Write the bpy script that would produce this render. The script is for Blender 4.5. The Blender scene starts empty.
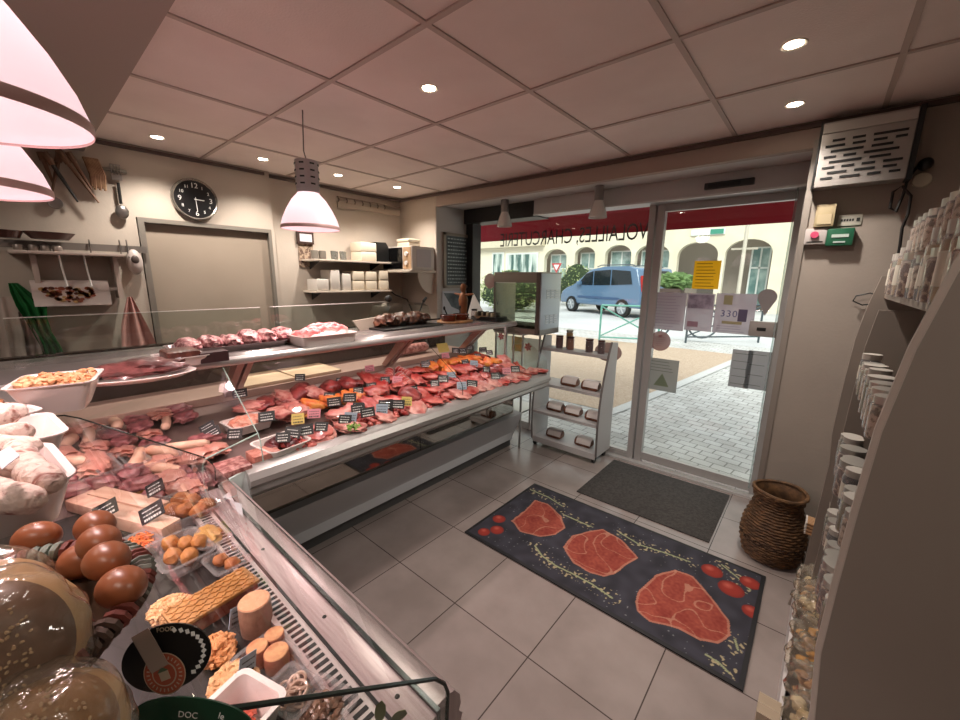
import bpy, bmesh, math, random
from mathutils import Vector, Matrix, noise
C = bpy.context.scene.collection
PI = math.pi
R = math.radians
rnd = random.Random(7)

# ------------------------------------------------------------------ camera
CAM = Vector((0, 0, 1.641))
F = 393.38
YAW, PITCH, ROLL = -0.70712, 0.20459, 0.01238
_f = Vector((math.sin(YAW)*math.cos(PITCH), math.cos(YAW)*math.cos(PITCH), -math.sin(PITCH)))
_r = Vector((math.cos(YAW), -math.sin(YAW), 0))
_u = _r.cross(_f)
_r2 = math.cos(ROLL)*_r + math.sin(ROLL)*_u
_u2 = -math.sin(ROLL)*_r + math.cos(ROLL)*_u
cd = bpy.data.cameras.new('camera')
cam = bpy.data.objects.new('camera', cd)
C.objects.link(cam)
cd.sensor_width = 36; cd.lens = F/960*36; cd.clip_start = 0.02; cd.clip_end = 200
m = Matrix((_r2, _u2, -_f)).transposed().to_4x4(); m.translation = CAM
cam.matrix_world = m
bpy.context.scene.camera = cam

def at(px, py, x=None, y=None, z=None, t=None):
    """the world point seen at a pixel of the photograph, on the plane x=, y= or z= (or at depth t)"""
    d = _f + _r2*((px-480)/F) - _u2*((py-360)/F)
    if x is not None: t = (x-CAM.x)/d.x
    elif y is not None: t = (y-CAM.y)/d.y
    elif z is not None: t = (z-CAM.z)/d.z
    return CAM + d*t

# ------------------------------------------------------------------ materials
def lin(h):
    if not isinstance(h, str): return tuple(h)+((1,) if len(h) == 3 else ())
    c = [int(h[i:i+2], 16)/255 for i in (0, 2, 4)]
    return tuple((v/12.92 if v <= .04045 else ((v+.055)/1.055)**2.4) for v in c)+(1,)
MATS = {}
def mat(name, col, rough=.6, metal=0, col2=None, scale=8, lo=.35, hi=.65, bump=0, bscale=None, emis=None, es=0, coat=0, spec=.5, detail=4, trans=0, stretch=None, distort=0):
    if name in MATS: return MATS[name]
    mt = bpy.data.materials.new(name); mt.use_nodes = True
    nt = mt.node_tree; b = nt.nodes['Principled BSDF']
    b.inputs['Base Color'].default_value = lin(col)
    b.inputs['Roughness'].default_value = rough
    b.inputs['Metallic'].default_value = metal
    b.inputs['Coat Weight'].default_value = coat
    b.inputs['Coat Roughness'].default_value = .1
    b.inputs['Specular IOR Level'].default_value = spec
    b.inputs['Transmission Weight'].default_value = trans
    if emis:
        b.inputs['Emission Color'].default_value = lin(emis); b.inputs['Emission Strength'].default_value = es
    tc = None
    if col2 or bump:
        tc = nt.nodes.new('ShaderNodeTexCoord'); mp = nt.nodes.new('ShaderNodeMapping')
        nt.links.new(tc.outputs['Object'], mp.inputs['Vector'])
        if stretch: mp.inputs['Scale'].default_value = stretch
    if col2:
        n = nt.nodes.new('ShaderNodeTexNoise'); n.inputs['Scale'].default_value = scale; n.inputs['Detail'].default_value = detail
        n.inputs['Distortion'].default_value = distort
        nt.links.new(mp.outputs[0], n.inputs['Vector'])
        mr = nt.nodes.new('ShaderNodeMapRange'); mr.inputs['From Min'].default_value = lo; mr.inputs['From Max'].default_value = hi
        nt.links.new(n.outputs['Fac'], mr.inputs['Value'])
        mx = nt.nodes.new('ShaderNodeMix'); mx.data_type = 'RGBA'
        mx.inputs['A'].default_value = lin(col); mx.inputs['B'].default_value = lin(col2)
        nt.links.new(mr.outputs[0], mx.inputs['Factor']); nt.links.new(mx.outputs['Result'], b.inputs['Base Color'])
    if bump:
        n2 = nt.nodes.new('ShaderNodeTexNoise'); n2.inputs['Scale'].default_value = bscale or scale*3; n2.inputs['Detail'].default_value = 3
        nt.links.new(mp.outputs[0], n2.inputs['Vector'])
        bp = nt.nodes.new('ShaderNodeBump'); bp.inputs['Strength'].default_value = bump; bp.inputs['Distance'].default_value = .01
        nt.links.new(n2.outputs['Fac'], bp.inputs['Height']); nt.links.new(bp.outputs[0], b.inputs['Normal'])
    MATS[name] = mt
    return mt
def glassmat(name, tint='ffffff', refl=1.0, rough=.02, opac=0.0, ocol='ffffff', bump=0, bscale=20):
    """thin clear sheet: transparent with a fresnel reflection and optional haze"""
    if name in MATS: return MATS[name]
    mt = bpy.data.materials.new(name); mt.use_nodes = True
    nt = mt.node_tree; nt.nodes.clear()
    o = nt.nodes.new('ShaderNodeOutputMaterial'); t = nt.nodes.new('ShaderNodeBsdfTransparent'); t.inputs[0].default_value = lin(tint)
    g = nt.nodes.new('ShaderNodeBsdfGlossy'); g.inputs['Roughness'].default_value = rough
    fr = nt.nodes.new('ShaderNodeFresnel'); fr.inputs['IOR'].default_value = 1.45
    mu = nt.nodes.new('ShaderNodeMath'); mu.operation = 'MULTIPLY'; mu.inputs[1].default_value = refl
    ge = nt.nodes.new('ShaderNodeNewGeometry'); io = nt.nodes.new('ShaderNodeMapRange')
    io.inputs['To Min'].default_value = 1.45; io.inputs['To Max'].default_value = 1/1.45
    nt.links.new(ge.outputs['Backfacing'], io.inputs['Value']); nt.links.new(io.outputs[0], fr.inputs['IOR'])
    if bump:
        n = nt.nodes.new('ShaderNodeTexNoise'); n.inputs['Scale'].default_value = bscale; n.inputs['Distortion'].default_value = 1.5; n.inputs['Detail'].default_value = 3
        tc = nt.nodes.new('ShaderNodeTexCoord'); nt.links.new(tc.outputs['Object'], n.inputs['Vector'])
        bp = nt.nodes.new('ShaderNodeBump'); bp.inputs['Strength'].default_value = bump; bp.inputs['Distance'].default_value = .01
        nt.links.new(n.outputs['Fac'], bp.inputs['Height']); nt.links.new(bp.outputs[0], g.inputs['Normal']); nt.links.new(bp.outputs[0], fr.inputs['Normal'])
    nt.links.new(fr.outputs[0], mu.inputs[0])
    mx = nt.nodes.new('ShaderNodeMixShader'); nt.links.new(mu.outputs[0], mx.inputs[0])
    if opac > 0:
        d = nt.nodes.new('ShaderNodeBsdfDiffuse'); d.inputs[0].default_value = lin(ocol)
        m2 = nt.nodes.new('ShaderNodeMixShader'); m2.inputs[0].default_value = opac
        nt.links.new(t.outputs[0], m2.inputs[1]); nt.links.new(d.outputs[0], m2.inputs[2]); nt.links.new(m2.outputs[0], mx.inputs[1])
    else: nt.links.new(t.outputs[0], mx.inputs[1])
    nt.links.new(g.outputs[0], mx.inputs[2]); nt.links.new(mx.outputs[0], o.inputs[0])
    MATS[name] = mt
    return mt
def vcolmat(name, rough=.9, emit=0):
    if name in MATS: return MATS[name]
    mt = bpy.data.materials.new(name); mt.use_nodes = True; nt = mt.node_tree; b = nt.nodes['Principled BSDF']
    a = nt.nodes.new('ShaderNodeVertexColor'); a.layer_name = 'col'
    nt.links.new(a.outputs[0], b.inputs['Base Color']); b.inputs['Roughness'].default_value = rough
    MATS[name] = mt
    return mt

# ------------------------------------------------------------------ mesh builder
class B:
    def __init__(s): s.bm = bmesh.new(); s.mi = 0
    def _new(s, verts, mtx=None):
        if mtx is not None: bmesh.ops.transform(s.bm, matrix=mtx, verts=verts)
        return verts
    def _tagf(s, verts):
        for v in verts:
            for f in v.link_faces: f.material_index = s.mi
    def m(s, i): s.mi = i; return s
    def box(s, x0, x1, y0, y1, z0, z1, bev=0, mtx=None):
        r = bmesh.ops.create_cube(s.bm, size=1)['verts']
        bmesh.ops.transform(s.bm, matrix=Matrix.Translation(((x0+x1)/2, (y0+y1)/2, (z0+z1)/2)) @ Matrix.Diagonal((abs(x1-x0), abs(y1-y0), abs(z1-z0), 1)), verts=r)
        if mtx is not None: bmesh.ops.transform(s.bm, matrix=mtx, verts=r)
        s._tagf(r)
        if bev:
            ed = list({e for v in r for e in v.link_edges})
            bmesh.ops.bevel(s.bm, geom=ed, offset=bev, segments=2, affect='EDGES', profile=.6)
        return s
    def poly(s, pts):
        vs = [s.bm.verts.new(p) for p in pts]
        f = s.bm.faces.new(vs); f.material_index = s.mi
        return s
    def prism(s, pts, d):
        """extrude a planar polygon (3-D points) along vector d"""
        d = Vector(d); n = len(pts)
        a = [s.bm.verts.new(Vector(p)) for p in pts]; b = [s.bm.verts.new(Vector(p)+d) for p in pts]
        fs = [s.bm.faces.new(a), s.bm.faces.new(b[::-1])]
        for i in range(n): fs.append(s.bm.faces.new((a[i], b[i], b[(i+1) % n], a[(i+1) % n])))
        for f in fs: f.material_index = s.mi
        return s
    def sheet(s, prof, d):
        """open strip: polyline extruded along d"""
        d = Vector(d)
        a = [s.bm.verts.new(Vector(p)) for p in prof]; b = [s.bm.verts.new(Vector(p)+d) for p in prof]
        for i in range(len(prof)-1):
            f = s.bm.faces.new((a[i], b[i], b[i+1], a[i+1])); f.material_index = s.mi
        return s
    def lathe(s, prof, c=(0, 0, 0), n=24, sx=1, sy=1, closed=False, mtx=None, ang=None):
        """prof: (r, z) pairs"""
        rings = []; allv = []
        for r, z in prof:
            if r < 1e-6: v = [s.bm.verts.new((c[0], c[1], c[2]+z))]
            else: v = [s.bm.verts.new((c[0]+r*sx*math.cos(2*PI*i/n), c[1]+r*sy*math.sin(2*PI*i/n), c[2]+z)) for i in range(n)]
            rings.append(v); allv += v
        for a, b in zip(rings, rings[1:]):
            for i in range(n):
                j = (i+1) % n
                if len(a) == 1 and len(b) == 1: continue
                if len(a) == 1: f = s.bm.faces.new((a[0], b[j], b[i]))
                elif len(b) == 1: f = s.bm.faces.new((a[i], a[j], b[0]))
                else: f = s.bm.faces.new((a[i], a[j], b[j], b[i]))
                f.material_index = s.mi
        if mtx is not None: bmesh.ops.transform(s.bm, matrix=mtx, verts=allv)
        return s
    def cyl(s, p0, p1, r, r2=None, n=16):
        p0 = Vector(p0); p1 = Vector(p1); d = p1-p0; L = d.length
        q = d.to_track_quat('Z', 'Y').to_matrix().to_4x4(); q.translation = p0
        r2 = r if r2 is None else r2
        return s.lathe([(0, 0), (r, 0), (r2, L), (0, L)], n=n, mtx=q)
    def tube(s, pts, r, n=8, closed=False):
        pts = [Vector(p) for p in pts]; N = len(pts)
        rr = r if isinstance(r, (list, tuple)) else [r]*N
        rings = []; up = None
        for i, p in enumerate(pts):
            if closed: t = pts[(i+1) % N]-pts[i-1]
            else: t = pts[min(i+1, N-1)]-pts[max(i-1, 0)]
            t.normalize()
            if up is None:
                up = Vector((0, 0, 1)) if abs(t.z) < .9 else Vector((1, 0, 0))
            a = t.cross(up); a.normalize(); b = a.cross(t); up = b
            rings.append([s.bm.verts.new(p+rr[i]*(math.cos(2*PI*k/n)*a+math.sin(2*PI*k/n)*b)) for k in range(n)])
        M = N if closed else N-1
        for i in range(M):
            a = rings[i]; b = rings[(i+1) % N]
            for k in range(n):
                f = s.bm.faces.new((a[k], a[(k+1) % n], b[(k+1) % n], b[k])); f.material_index = s.mi
        if not closed:
            for rg in (rings[0], rings[-1]):
                f = s.bm.faces.new(rg); f.material_index = s.mi
        return s
    def blob(s, c, rx, ry, rz, sub=3, amp=.15, freq=2.0, seed=0, mtx=None, flat=None):
        r = bmesh.ops.create_icosphere(s.bm, subdivisions=sub, radius=1)['verts']
        o = Vector((seed*3.7, seed*1.3, seed*2.1))
        for v in r:
            k = 1+amp*noise.noise(v.co*freq+o)*2
            v.co = v.co*k
            if flat is not None and v.co.z < -flat: v.co.z = -flat
            v.co = Vector((v.co.x*rx, v.co.y*ry, v.co.z*rz))
        if mtx is not None: bmesh.ops.transform(s.bm, matrix=mtx, verts=r)
        bmesh.ops.transform(s.bm, matrix=Matrix.Translation(c), verts=r)
        s._tagf(r)
        return s

def link_mesh(name, b, mats, parent=None, smooth=40, local=False):
    bm = b.bm
    bmesh.ops.recalc_face_normals(bm, faces=bm.faces)
    if parent is not None and not local:
        off = Vector((0, 0, 0)); p = parent
        while p is not None: off += p.location; p = p.parent
        bmesh.ops.translate(bm, verts=bm.verts, vec=-off)
    me = bpy.data.meshes.new(name); bm.to_mesh(me); bm.free()
    if not isinstance(mats, (list, tuple)): mats = [mats]
    for x in mats: me.materials.append(x)
    if smooth:
        me.polygons.foreach_set('use_smooth', [True]*len(me.polygons))
        me.set_sharp_from_angle(angle=R(smooth))
    o = bpy.data.objects.new(name, me); C.objects.link(o)
    if parent is not None: o.parent = parent
    return o
def tag(o, label, cat, group=None, kind=None):
    o['label'] = label; o['category'] = cat
    if group: o['group'] = group
    if kind: o['kind'] = kind
    return o
def thing(name, label, cat, loc=(0, 0, 0), rz=0, group=None, rot=None):
    o = bpy.data.objects.new(name, None); C.objects.link(o); o.empty_display_size = .05
    o.location = loc; o.rotation_euler = rot or (0, 0, rz)
    return tag(o, label, cat, group)
def part(name, b, mats, parent, local=False, smooth=40, label=None):
    o = link_mesh(name, b, mats, parent, smooth, local)
    if label: o['label'] = label
    return o
def solo(name, b, mats, label, cat, group=None, smooth=40, kind=None):
    """a thing that is one mesh; its origin is moved to its centre bottom"""
    bm = b.bm; bm.verts.ensure_lookup_table()
    xs = [v.co.x for v in bm.verts]; ys = [v.co.y for v in bm.verts]; zs = [v.co.z for v in bm.verts]
    c = Vector(((min(xs)+max(xs))/2, (min(ys)+max(ys))/2, min(zs)))
    bmesh.ops.translate(bm, verts=bm.verts, vec=-c)
    o = link_mesh(name, b, mats, None, smooth); o.location = c
    return tag(o, label, cat, group, kind)
def struct(name, b, mats, parent=None, smooth=30):
    o = link_mesh(name, b, mats, parent, smooth)
    if parent is None: o['kind'] = 'structure'
    return o
def dup(root, loc, rz=0, label=None, group=None, rot=None, scale=None):
    r = root.copy(); C.objects.link(r); r.location = loc; r.rotation_euler = rot or (0, 0, rz)
    if label: r['label'] = label
    if group: r['group'] = group
    if scale: r.scale = scale
    for ch in list(root.children):
        c = ch.copy(); C.objects.link(c); c.parent = r
        for g in list(ch.children):
            d = g.copy(); C.objects.link(d); d.parent = c
    return r
def text_bm(b, txt, size, mtx, depth=.0005, align='CENTER'):
    """real lettering, turned into mesh and added to a builder"""
    cu = bpy.data.curves.new('t', 'FONT'); cu.body = txt; cu.size = size; cu.align_x = align; cu.extrude = depth; cu.resolution_u = 3
    o = bpy.data.objects.new('t', cu); C.objects.link(o)
    dg = bpy.context.evaluated_depsgraph_get()
    me = bpy.data.meshes.new_from_object(o.evaluated_get(dg))
    me.transform(mtx)
    n0 = len(b.bm.faces)
    b.bm.from_mesh(me); b.bm.faces.ensure_lookup_table()
    for f in b.bm.faces[n0:]: f.material_index = b.mi
    bpy.data.objects.remove(o); bpy.data.curves.remove(cu); bpy.data.meshes.remove(me)
def frame(o, ex, ey):
    """matrix with origin o, x axis ex, y axis ey"""
    ex = Vector(ex).normalized(); ey = Vector(ey).normalized(); ez = ex.cross(ey)
    m = Matrix((ex, ey, ez)).transposed().to_4x4(); m.translation = Vector(o)
    return m
def painted(name, w, h, nx, ny, fn, m, parent=None):
    """flat printed sheet w x h in its local xy plane, colour from fn(u, v)"""
    vs = [(w*i/nx, h*j/ny, 0) for j in range(ny+1) for i in range(nx+1)]
    fs = [(j*(nx+1)+i, j*(nx+1)+i+1, (j+1)*(nx+1)+i+1, (j+1)*(nx+1)+i) for j in range(ny) for i in range(nx)]
    me = bpy.data.meshes.new(name); me.from_pydata(vs, [], fs)
    ca = me.color_attributes.new('col', 'FLOAT_COLOR', 'POINT')
    buf = []
    for j in range(ny+1):
        for i in range(nx+1): buf += list(fn(i/nx*w, j/ny*h))[:3]+[1]
    ca.data.foreach_set('color', buf)
    me.materials.append(m)
    o = bpy.data.objects.new(name, me); C.objects.link(o)
    if parent: o.parent = parent
    return o

# common materials
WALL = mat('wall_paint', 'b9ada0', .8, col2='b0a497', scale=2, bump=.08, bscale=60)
WALL_SHADED = mat('wall_paint_grey', '9e9389', .8, col2='978c83', scale=2, bump=.08, bscale=60)  # same wall paint, with the shade of the backlit side put into its colour
WHITE = mat('white_plastic', 'e4e0dc', .35)
CERAM = mat('white_ceramic', 'e8dcd8', .2, coat=.4)
STEEL = mat('brushed_steel', 'b8b4b2', .28, 1, col2='a8a4a2', scale=6, stretch=(1, 1, 30))
ALU = mat('anodised_aluminium', 'b4b2b0', .38, .8)
ALUL = mat('light_aluminium', 'cfcfcd', .35, .5)
MIRROR = mat('mirror_steel', 'a8a49c', .05, 1)
BLACK = mat('black_plastic', '121212', .4)
DARK = mat('dark_grey', '2a2927', .6)
GREYL = mat('light_grey_paint', 'c4c6c8', .45)
GLASS = glassmat('clear_glass', 'f6faf8', 1.0)
GLASSE = mat('glass_edge', '1c2a26', .2)
CHALK = mat('chalk_white', 'e8e8e4', .8)
PAPER = mat('paper', 'cfcbd2', .8)
WOOD = mat('wood_brown', '8a5a34', .5, col2='6a4022', scale=5, stretch=(1, 1, 6))
BOARD = mat('cutting_board_white', 'e2c8a8', .5, col2='d4b795', scale=5)
# ================================================================== ROOM
YW, YG, XL, XR = 2.97, 3.55, -3.75, 0.80       # wall plane, glass plane, left wall, right wall
HC = 2.5
# floor: 45 cm grey-beige stoneware tiles
def floor_mat():
    mt = mat('floor_tiles', '988d88', .22, col2='877c77', scale=3.0, detail=8, bump=.05, bscale=90)
    nt = mt.node_tree; b = nt.nodes['Principled BSDF']
    src = b.inputs['Base Color'].links[0].from_socket
    tc = nt.nodes.new('ShaderNodeTexCoord'); mp = nt.nodes.new('ShaderNodeMapping')
    mp.inputs['Location'].default_value = (2.112, -1.242, 0)
    br = nt.nodes.new('ShaderNodeTexBrick'); br.offset = 0; br.squash = 1
    br.inputs['Scale'].default_value = 1; br.inputs['Brick Width'].default_value = .45; br.inputs['Row Height'].default_value = .45
    br.inputs['Mortar Size'].default_value = .0028; br.inputs['Mortar Smooth'].default_value = .1
    br.inputs['Color1'].default_value = (1, 1, 1, 1); br.inputs['Color2'].default_value = (.9, .9, .9, 1); br.inputs['Mortar'].default_value = (.22, .2, .19, 1)
    nt.links.new(tc.outputs['Object'], mp.inputs[0]); nt.links.new(mp.outputs[0], br.inputs['Vector'])
    mx = nt.nodes.new('ShaderNodeMix'); mx.data_type = 'RGBA'; mx.blend_type = 'MULTIPLY'; mx.inputs['Factor'].default_value = 1
    nt.links.new(src, mx.inputs['A']); nt.links.new(br.outputs['Color'], mx.inputs['B']); nt.links.new(mx.outputs['Result'], b.inputs['Base Color'])
    return mt
struct('floor', B().box(XL-.1, XR+.1, -1.8, YG+.06, -.1, 0), floor_mat())
# ceiling with its exposed grid
CEIL = mat('ceiling_tile', 'efe2dc', .85, col2='e8dad4', scale=3, bump=.15, bscale=120)
TBAR = mat('ceiling_bar', 'bdaca4', .6)
b = B().box(XL-.1, XR+.1, .40, YW+.05, HC, HC+.08)
ceil = struct('ceiling', b, CEIL)
b = B()
for i in range(-4, 6):
    x = -1.80+.635*i
    if XL < x < XR: b.box(x-.011, x+.011, .42, YW, HC-.006, HC+.001)
for j in range(0, 4):
    y = .42+.637*j
    b.box(XL, XR, y-.011, y+.011, HC-.0065, HC+.001)
struct('trim_1', b, TBAR)
b = B().box(XL-.1, XR+.1, -1.8, .415, HC-.10, HC+.08)
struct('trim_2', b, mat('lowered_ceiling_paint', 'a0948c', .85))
# dark shadow-gap moulding around the ceiling
b = B().box(XL, XR, YW-.022, YW, HC-.035, HC-.012).box(XL, XL+.022, .42, YW, HC-.035, HC-.012).box(XL+.0, XL+.075, .42, 1.50, HC-.036, HC-.014)
struct('trim_3', b, mat('moulding_brown', '5a4a44', .6))
# walls
b = B().box(XL-.15, XL, -1.8, YG+.1, -.02, HC)
b.box(XL, XL+.06, -1.8, .62, 0, HC).box(XL, XL+.06, .62, 1.54, 2.03, HC).box(XL, XL+.06, 1.50, 1.545, 0, 2.03)
struct('wall_left', b, WALL)
# tan sliding panel set in the left wall
b = B().box(XL+.005, XL+.03, .66, 1.49, .0, 2.0)
d2 = struct('door_2', b, mat('tan_panel', '97897a', .75, col2='8f8172', scale=2))
fb = B().box(XL+.03, XL+.072, .625, .66, 0, 2.03).box(XL+.03, XL+.072, 1.49, 1.515, 0, 2.03).box(XL+.03, XL+.072, .66, 1.49, 2.0, 2.03)
link_mesh('door_frame', fb, mat('frame_grey', '7c756c', .5, .2), d2)
b = B().box(XL-.1, -3.16, YW, YG+.1, 0, HC+.08)                         # left pier and its reveal
struct('wall_window_left', b, mat('reveal_paint', 'b8b2ac', .8))
b = B().box(XL, -3.164, YW-.004, YW, 0, HC)
struct('wall_back', b, WALL)
b = B().box(-.125, XR+.1, YW, YG+.1, 0, HC+.08)
struct('wall_window_right', b, WALL_SHADED)
b = B().box(-3.16, -.125, YW, YW+.06, 2.365, HC+.05)
struct('wall_bulkhead', b, mat('bulkhead_paint', 'a8978c', .75))
b = B().box(-3.16, -.125, YW+.06, YG+.1, 2.385, HC+.05)
struct('trim_4', b, mat('soffit_paint', 'd2cdca', .5))
struct('wall_right', B().box(XR, XR+.1, -1.8, YG+.1, 0, HC), WALL_SHADED)
struct('wall_rear', B().box(XL-.1, XR+.1, -1.9, -1.8, 0, HC), WALL)
# grey wall cladding strip lines on the right pier (vertical corner profile)
struct('trim_5', B().box(-.150, -.118, YW-.012, YW+.02, 0, 2.40).box(-.150, -.128, YW, YG, 0, 2.4), mat('corner_profile', '918880', .5, .3))

# ---------------- shop window and automatic door
FRM = mat('window_frame_alu', 'aaa7a5', .4, .2)
FRMD = mat('window_frame_dark', '1b1a1a', .5)
w1 = struct('window_1', B().box(-3.14, -1.15, YG-.006, YG+.006, .07, 2.33), GLASS, smooth=0)
fb = B().box(-3.16, -3.10, YG-.03, YG+.03, 0, 2.3).box(-3.16, -1.15, YG-.04, YG+.04, 0, .075).box(-2.05, -1.15, YG-.045, YG-.03, .02, .06)
link_mesh('window_frame', fb, FRM, w1)
link_mesh('shutter_box', B().box(-3.16, -2.2, YG-.16, YG+.06, 2.235, 2.384).box(-3.16, -3.06, YG-.12, YG+.02, 1.2, 2.30), FRMD, w1)
# header housing of the sliding door
b = B().box(-2.21, -.13, YG-.20, YG+.02, 2.245, 2.384, bev=.004)
hd = tag(struct('trim_6', b, mat('header_grey', 'bab7b6', .4, .1)), 'grey aluminium header of the automatic door', 'header') if False else struct('trim_6', b, mat('header_grey', 'bab7b6', .4, .1))
link_mesh('header_lip', B().box(-2.21, -.13, YG-.205, YG-.19, 2.238, 2.252), ALUL, hd)
t = thing('motion_sensor', 'black motion sensor bar on the header above the glass door', 'sensor', (at(728, 188, y=3.35).x, 3.35, 2.285))
part('housing', B().box(at(705, 188, y=3.35).x, at(754, 188, y=3.35).x, 3.318, 3.352, 2.282, 2.325, bev=.006), BLACK, t)
part('lens', B().box(at(708, 188, y=3.32).x, at(740, 188, y=3.32).x, 3.313, 3.319, 2.290, 2.312), mat('lens_dark', '2b2a2c', .15), t)
# sliding door leaf
d1 = struct('door_1', B().box(-1.06, -.20, YG-.006, YG+.006, .09, 2.20), GLASS, smooth=0)
fb = B().box(-1.175, -1.125, YG-.05, YG+.04, 0, 2.25).box(-1.115, -1.055, YG-.03, YG+.03, 0, 2.25)
fb.box(-.215, -.165, YG-.03, YG+.03, 0, 2.25).box(-.165, -.128, YG-.05, YG+.04, 0, 2.25)
fb.box(-1.055, -.215, YG-.025, YG+.025, .03, .10).box(-1.055, -.215, YG-.025, YG+.025, 2.19, 2.25)
link_mesh('door_frame', fb, FRM, d1)
link_mesh('threshold', B().box(-1.50, -.13, YG-.10, YG-.04, 0, .018), ALUL, d1)
lk = at(763, 329, y=3.53)
link_mesh('door_lock', B().box(at(749, 331, y=3.53).x, at(777, 331, y=3.53).x, 3.50, 3.545, lk.z-.055, lk.z+.055, bev=.004), mat('lock_grey', 'a39c98', .4, .3), d1)
link_mesh('lock_slot', B().box(lk.x-.035, lk.x+.02, 3.495, 3.502, lk.z-.012, lk.z+.012), BLACK, d1)
# clear curtain tube at the right jamb
solo('safety_strip', B().box(-.222, -.212, 3.42, 3.44, .1, 2.3), glassmat('clear_strip', 'e8f0ee', 1, opac=.25, ocol='c8ccd0'), 'narrow clear vertical strip beside the right door jamb', 'strip')

# lettering on the window, read from outside: mirrored from here
LET = mat('window_letters', '3a3537', .7)
b = B()
xr = at(648, 232, y=YG).x; xl = at(500, 235, y=YG).x
M = frame((xr, YG+.009, 1.985), (-1, 0, 0), (0, 0, 1))
tb = B(); text_bm(tb, 'VOLAILLES, CHARCUTERIE', .16, Matrix.Identity(4), align='LEFT')
w = max(v.co.x for v in tb.bm.verts)
for v in tb.bm.verts: v.co.x *= (xr-xl)/w; v.co.y *= 1.25
bmesh.ops.transform(tb.bm, matrix=M, verts=tb.bm.verts)
solo('window_lettering', tb, LET, 'dark capital lettering across the shop window, reversed from inside', 'lettering', smooth=0)

# ================================================================== OUTSIDE
def gz(y): return max(0, min(1, (y-5)/7))*.38-.02
def ground(name, x0, x1, y0, y1, m, dz=0, n=16, pts=None):
    b = B()
    vs = []
    for j in range(n+1):
        y = y0+(y1-y0)*j/n
        vs.append((b.bm.verts.new((x0(y) if callable(x0) else x0, y, gz(y)+dz)), b.bm.verts.new((x1(y) if callable(x1) else x1, y, gz(y)+dz))))
    for a, c in zip(vs, vs[1:]): b.bm.faces.new((a[0], a[1], c[1], c[0]))
    return struct(name, b, m)
def paving_mat():
    mt = mat('paving', 'd2d0ce', .8, col2='c0bdba', scale=3)
    nt = mt.node_tree; p = nt.nodes['Principled BSDF']; src = p.inputs['Base Color'].links[0].from_socket
    tc = nt.nodes.new('ShaderNodeTexCoord'); mp = nt.nodes.new('ShaderNodeMapping'); mp.inputs['Rotation'].default_value = (0, 0, .12)
    br = nt.nodes.new('ShaderNodeTexBrick'); br.inputs['Scale'].default_value = 1
    br.inputs['Brick Width'].default_value = .17; br.inputs['Row Height'].default_value = .115; br.inputs['Mortar Size'].default_value = .006
    br.inputs['Color1'].default_value = (1, 1, 1, 1); br.inputs['Color2'].default_value = (.84, .83, .82, 1); br.inputs['Mortar'].default_value = (.42, .41, .40, 1)
    nt.links.new(tc.outputs['Object'], mp.inputs[0]); nt.links.new(mp.outputs[0], br.inputs['Vector'])
    mx = nt.nodes.new('ShaderNodeMix'); mx.data_type = 'RGBA'; mx.blend_type = 'MULTIPLY'; mx.inputs['Factor'].default_value = 1
    nt.links.new(src, mx.inputs['A']); nt.links.new(br.outputs['Color'], mx.inputs['B']); nt.links.new(mx.outputs['Result'], p.inputs['Base Color'])
    return mt
PAV = paving_mat()
ground('ground_paving', -30, 30, 3.60, 10.4, PAV)
ground('ground_gravel', -30, lambda y: -1.95+(y-4.55)*.20, 4.75, 9.2, mat('gravel', 'c2ab97', .95, col2='a8917c', scale=40, bump=.3, bscale=60), dz=.006)
ground('ground_kerb', lambda y: -1.95+(y-4.55)*.20, lambda y: -1.80+(y-4.55)*.20, 4.6, 9.3, mat('kerb_stone', 'c4c2c0', .8), dz=.012)
ground('ground_road', -60, 60, 10.2, 30, mat('road', 'b4b3b4', .85, col2='c6c6c6', scale=.6), dz=.004)
# long facade across the street, arches cut out as geometry
YF = 20
FAC = mat('facade_render', 'e2dac4', .85, col2='dbd1b8', scale=1)
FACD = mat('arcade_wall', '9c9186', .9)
WF = mat('window_white', 'd8dcd8', .5); WGL = mat('window_pane_teal', '5f7f7c', .2, col2='a9bdb8', scale=2.0)
bl = thing('arcade_building', 'cream building with a row of arches across the street', 'building', (-6, YF, .35))
arches = []
def arch_px(pl, pr, ptop, side):
    """arch between two pixel columns"""
    a = at(pl, 270, y=YF); c = at(pr, 270, y=YF); tp = at((pl+pr)/2, ptop, y=YF)
    return (a.x, c.x, tp.z)
AR = [arch_px(544, 566, 249, 0), arch_px(574, 594, 247, 0), arch_px(604, 630, 245, 0), arch_px(634, 668, 244, 0), arch_px(676, 716, 242, 0), arch_px(723, 770, 239, 0)]
base = .3; top = 7.2
b = B()
xs = [AR[0][0]-.001]
def wallbox(x0, x1, z0, z1): b.box(x0, x1, YF, YF+.35, z0, z1)
x_left = AR[0][0]; x_right = AR[-1][1]
wallbox(x_right, x_right+14, base, top)
for i, (a, c, zt) in enumerate(AR):
    if i: wallbox(AR[i-1][1], a, base, 3.45)
    n = 14; pts = []
    h = min(.75, (c-a)*.35)
    for k in range(n+1):
        th = PI*k/n; pts.append(((a+c)/2-(c-a)/2*math.cos(th), zt-h+h*math.sin(th)))
    poly = [(a, 3.45)]+pts+[(c, 3.45)]
    b.prism([(p[0], YF, p[1]) for p in poly], (0, .35, 0))
wallbox(x_left, x_right, 3.45, top)
part('facade', b, FAC, bl, smooth=0)
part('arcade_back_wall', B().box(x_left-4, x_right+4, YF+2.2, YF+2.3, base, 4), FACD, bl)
part('arcade_floor', B().box(x_left+.02, x_right, YF+.36, YF+2.2, base, base+.05), mat('arcade_floor', 'a8a29a', .8), bl)
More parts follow.
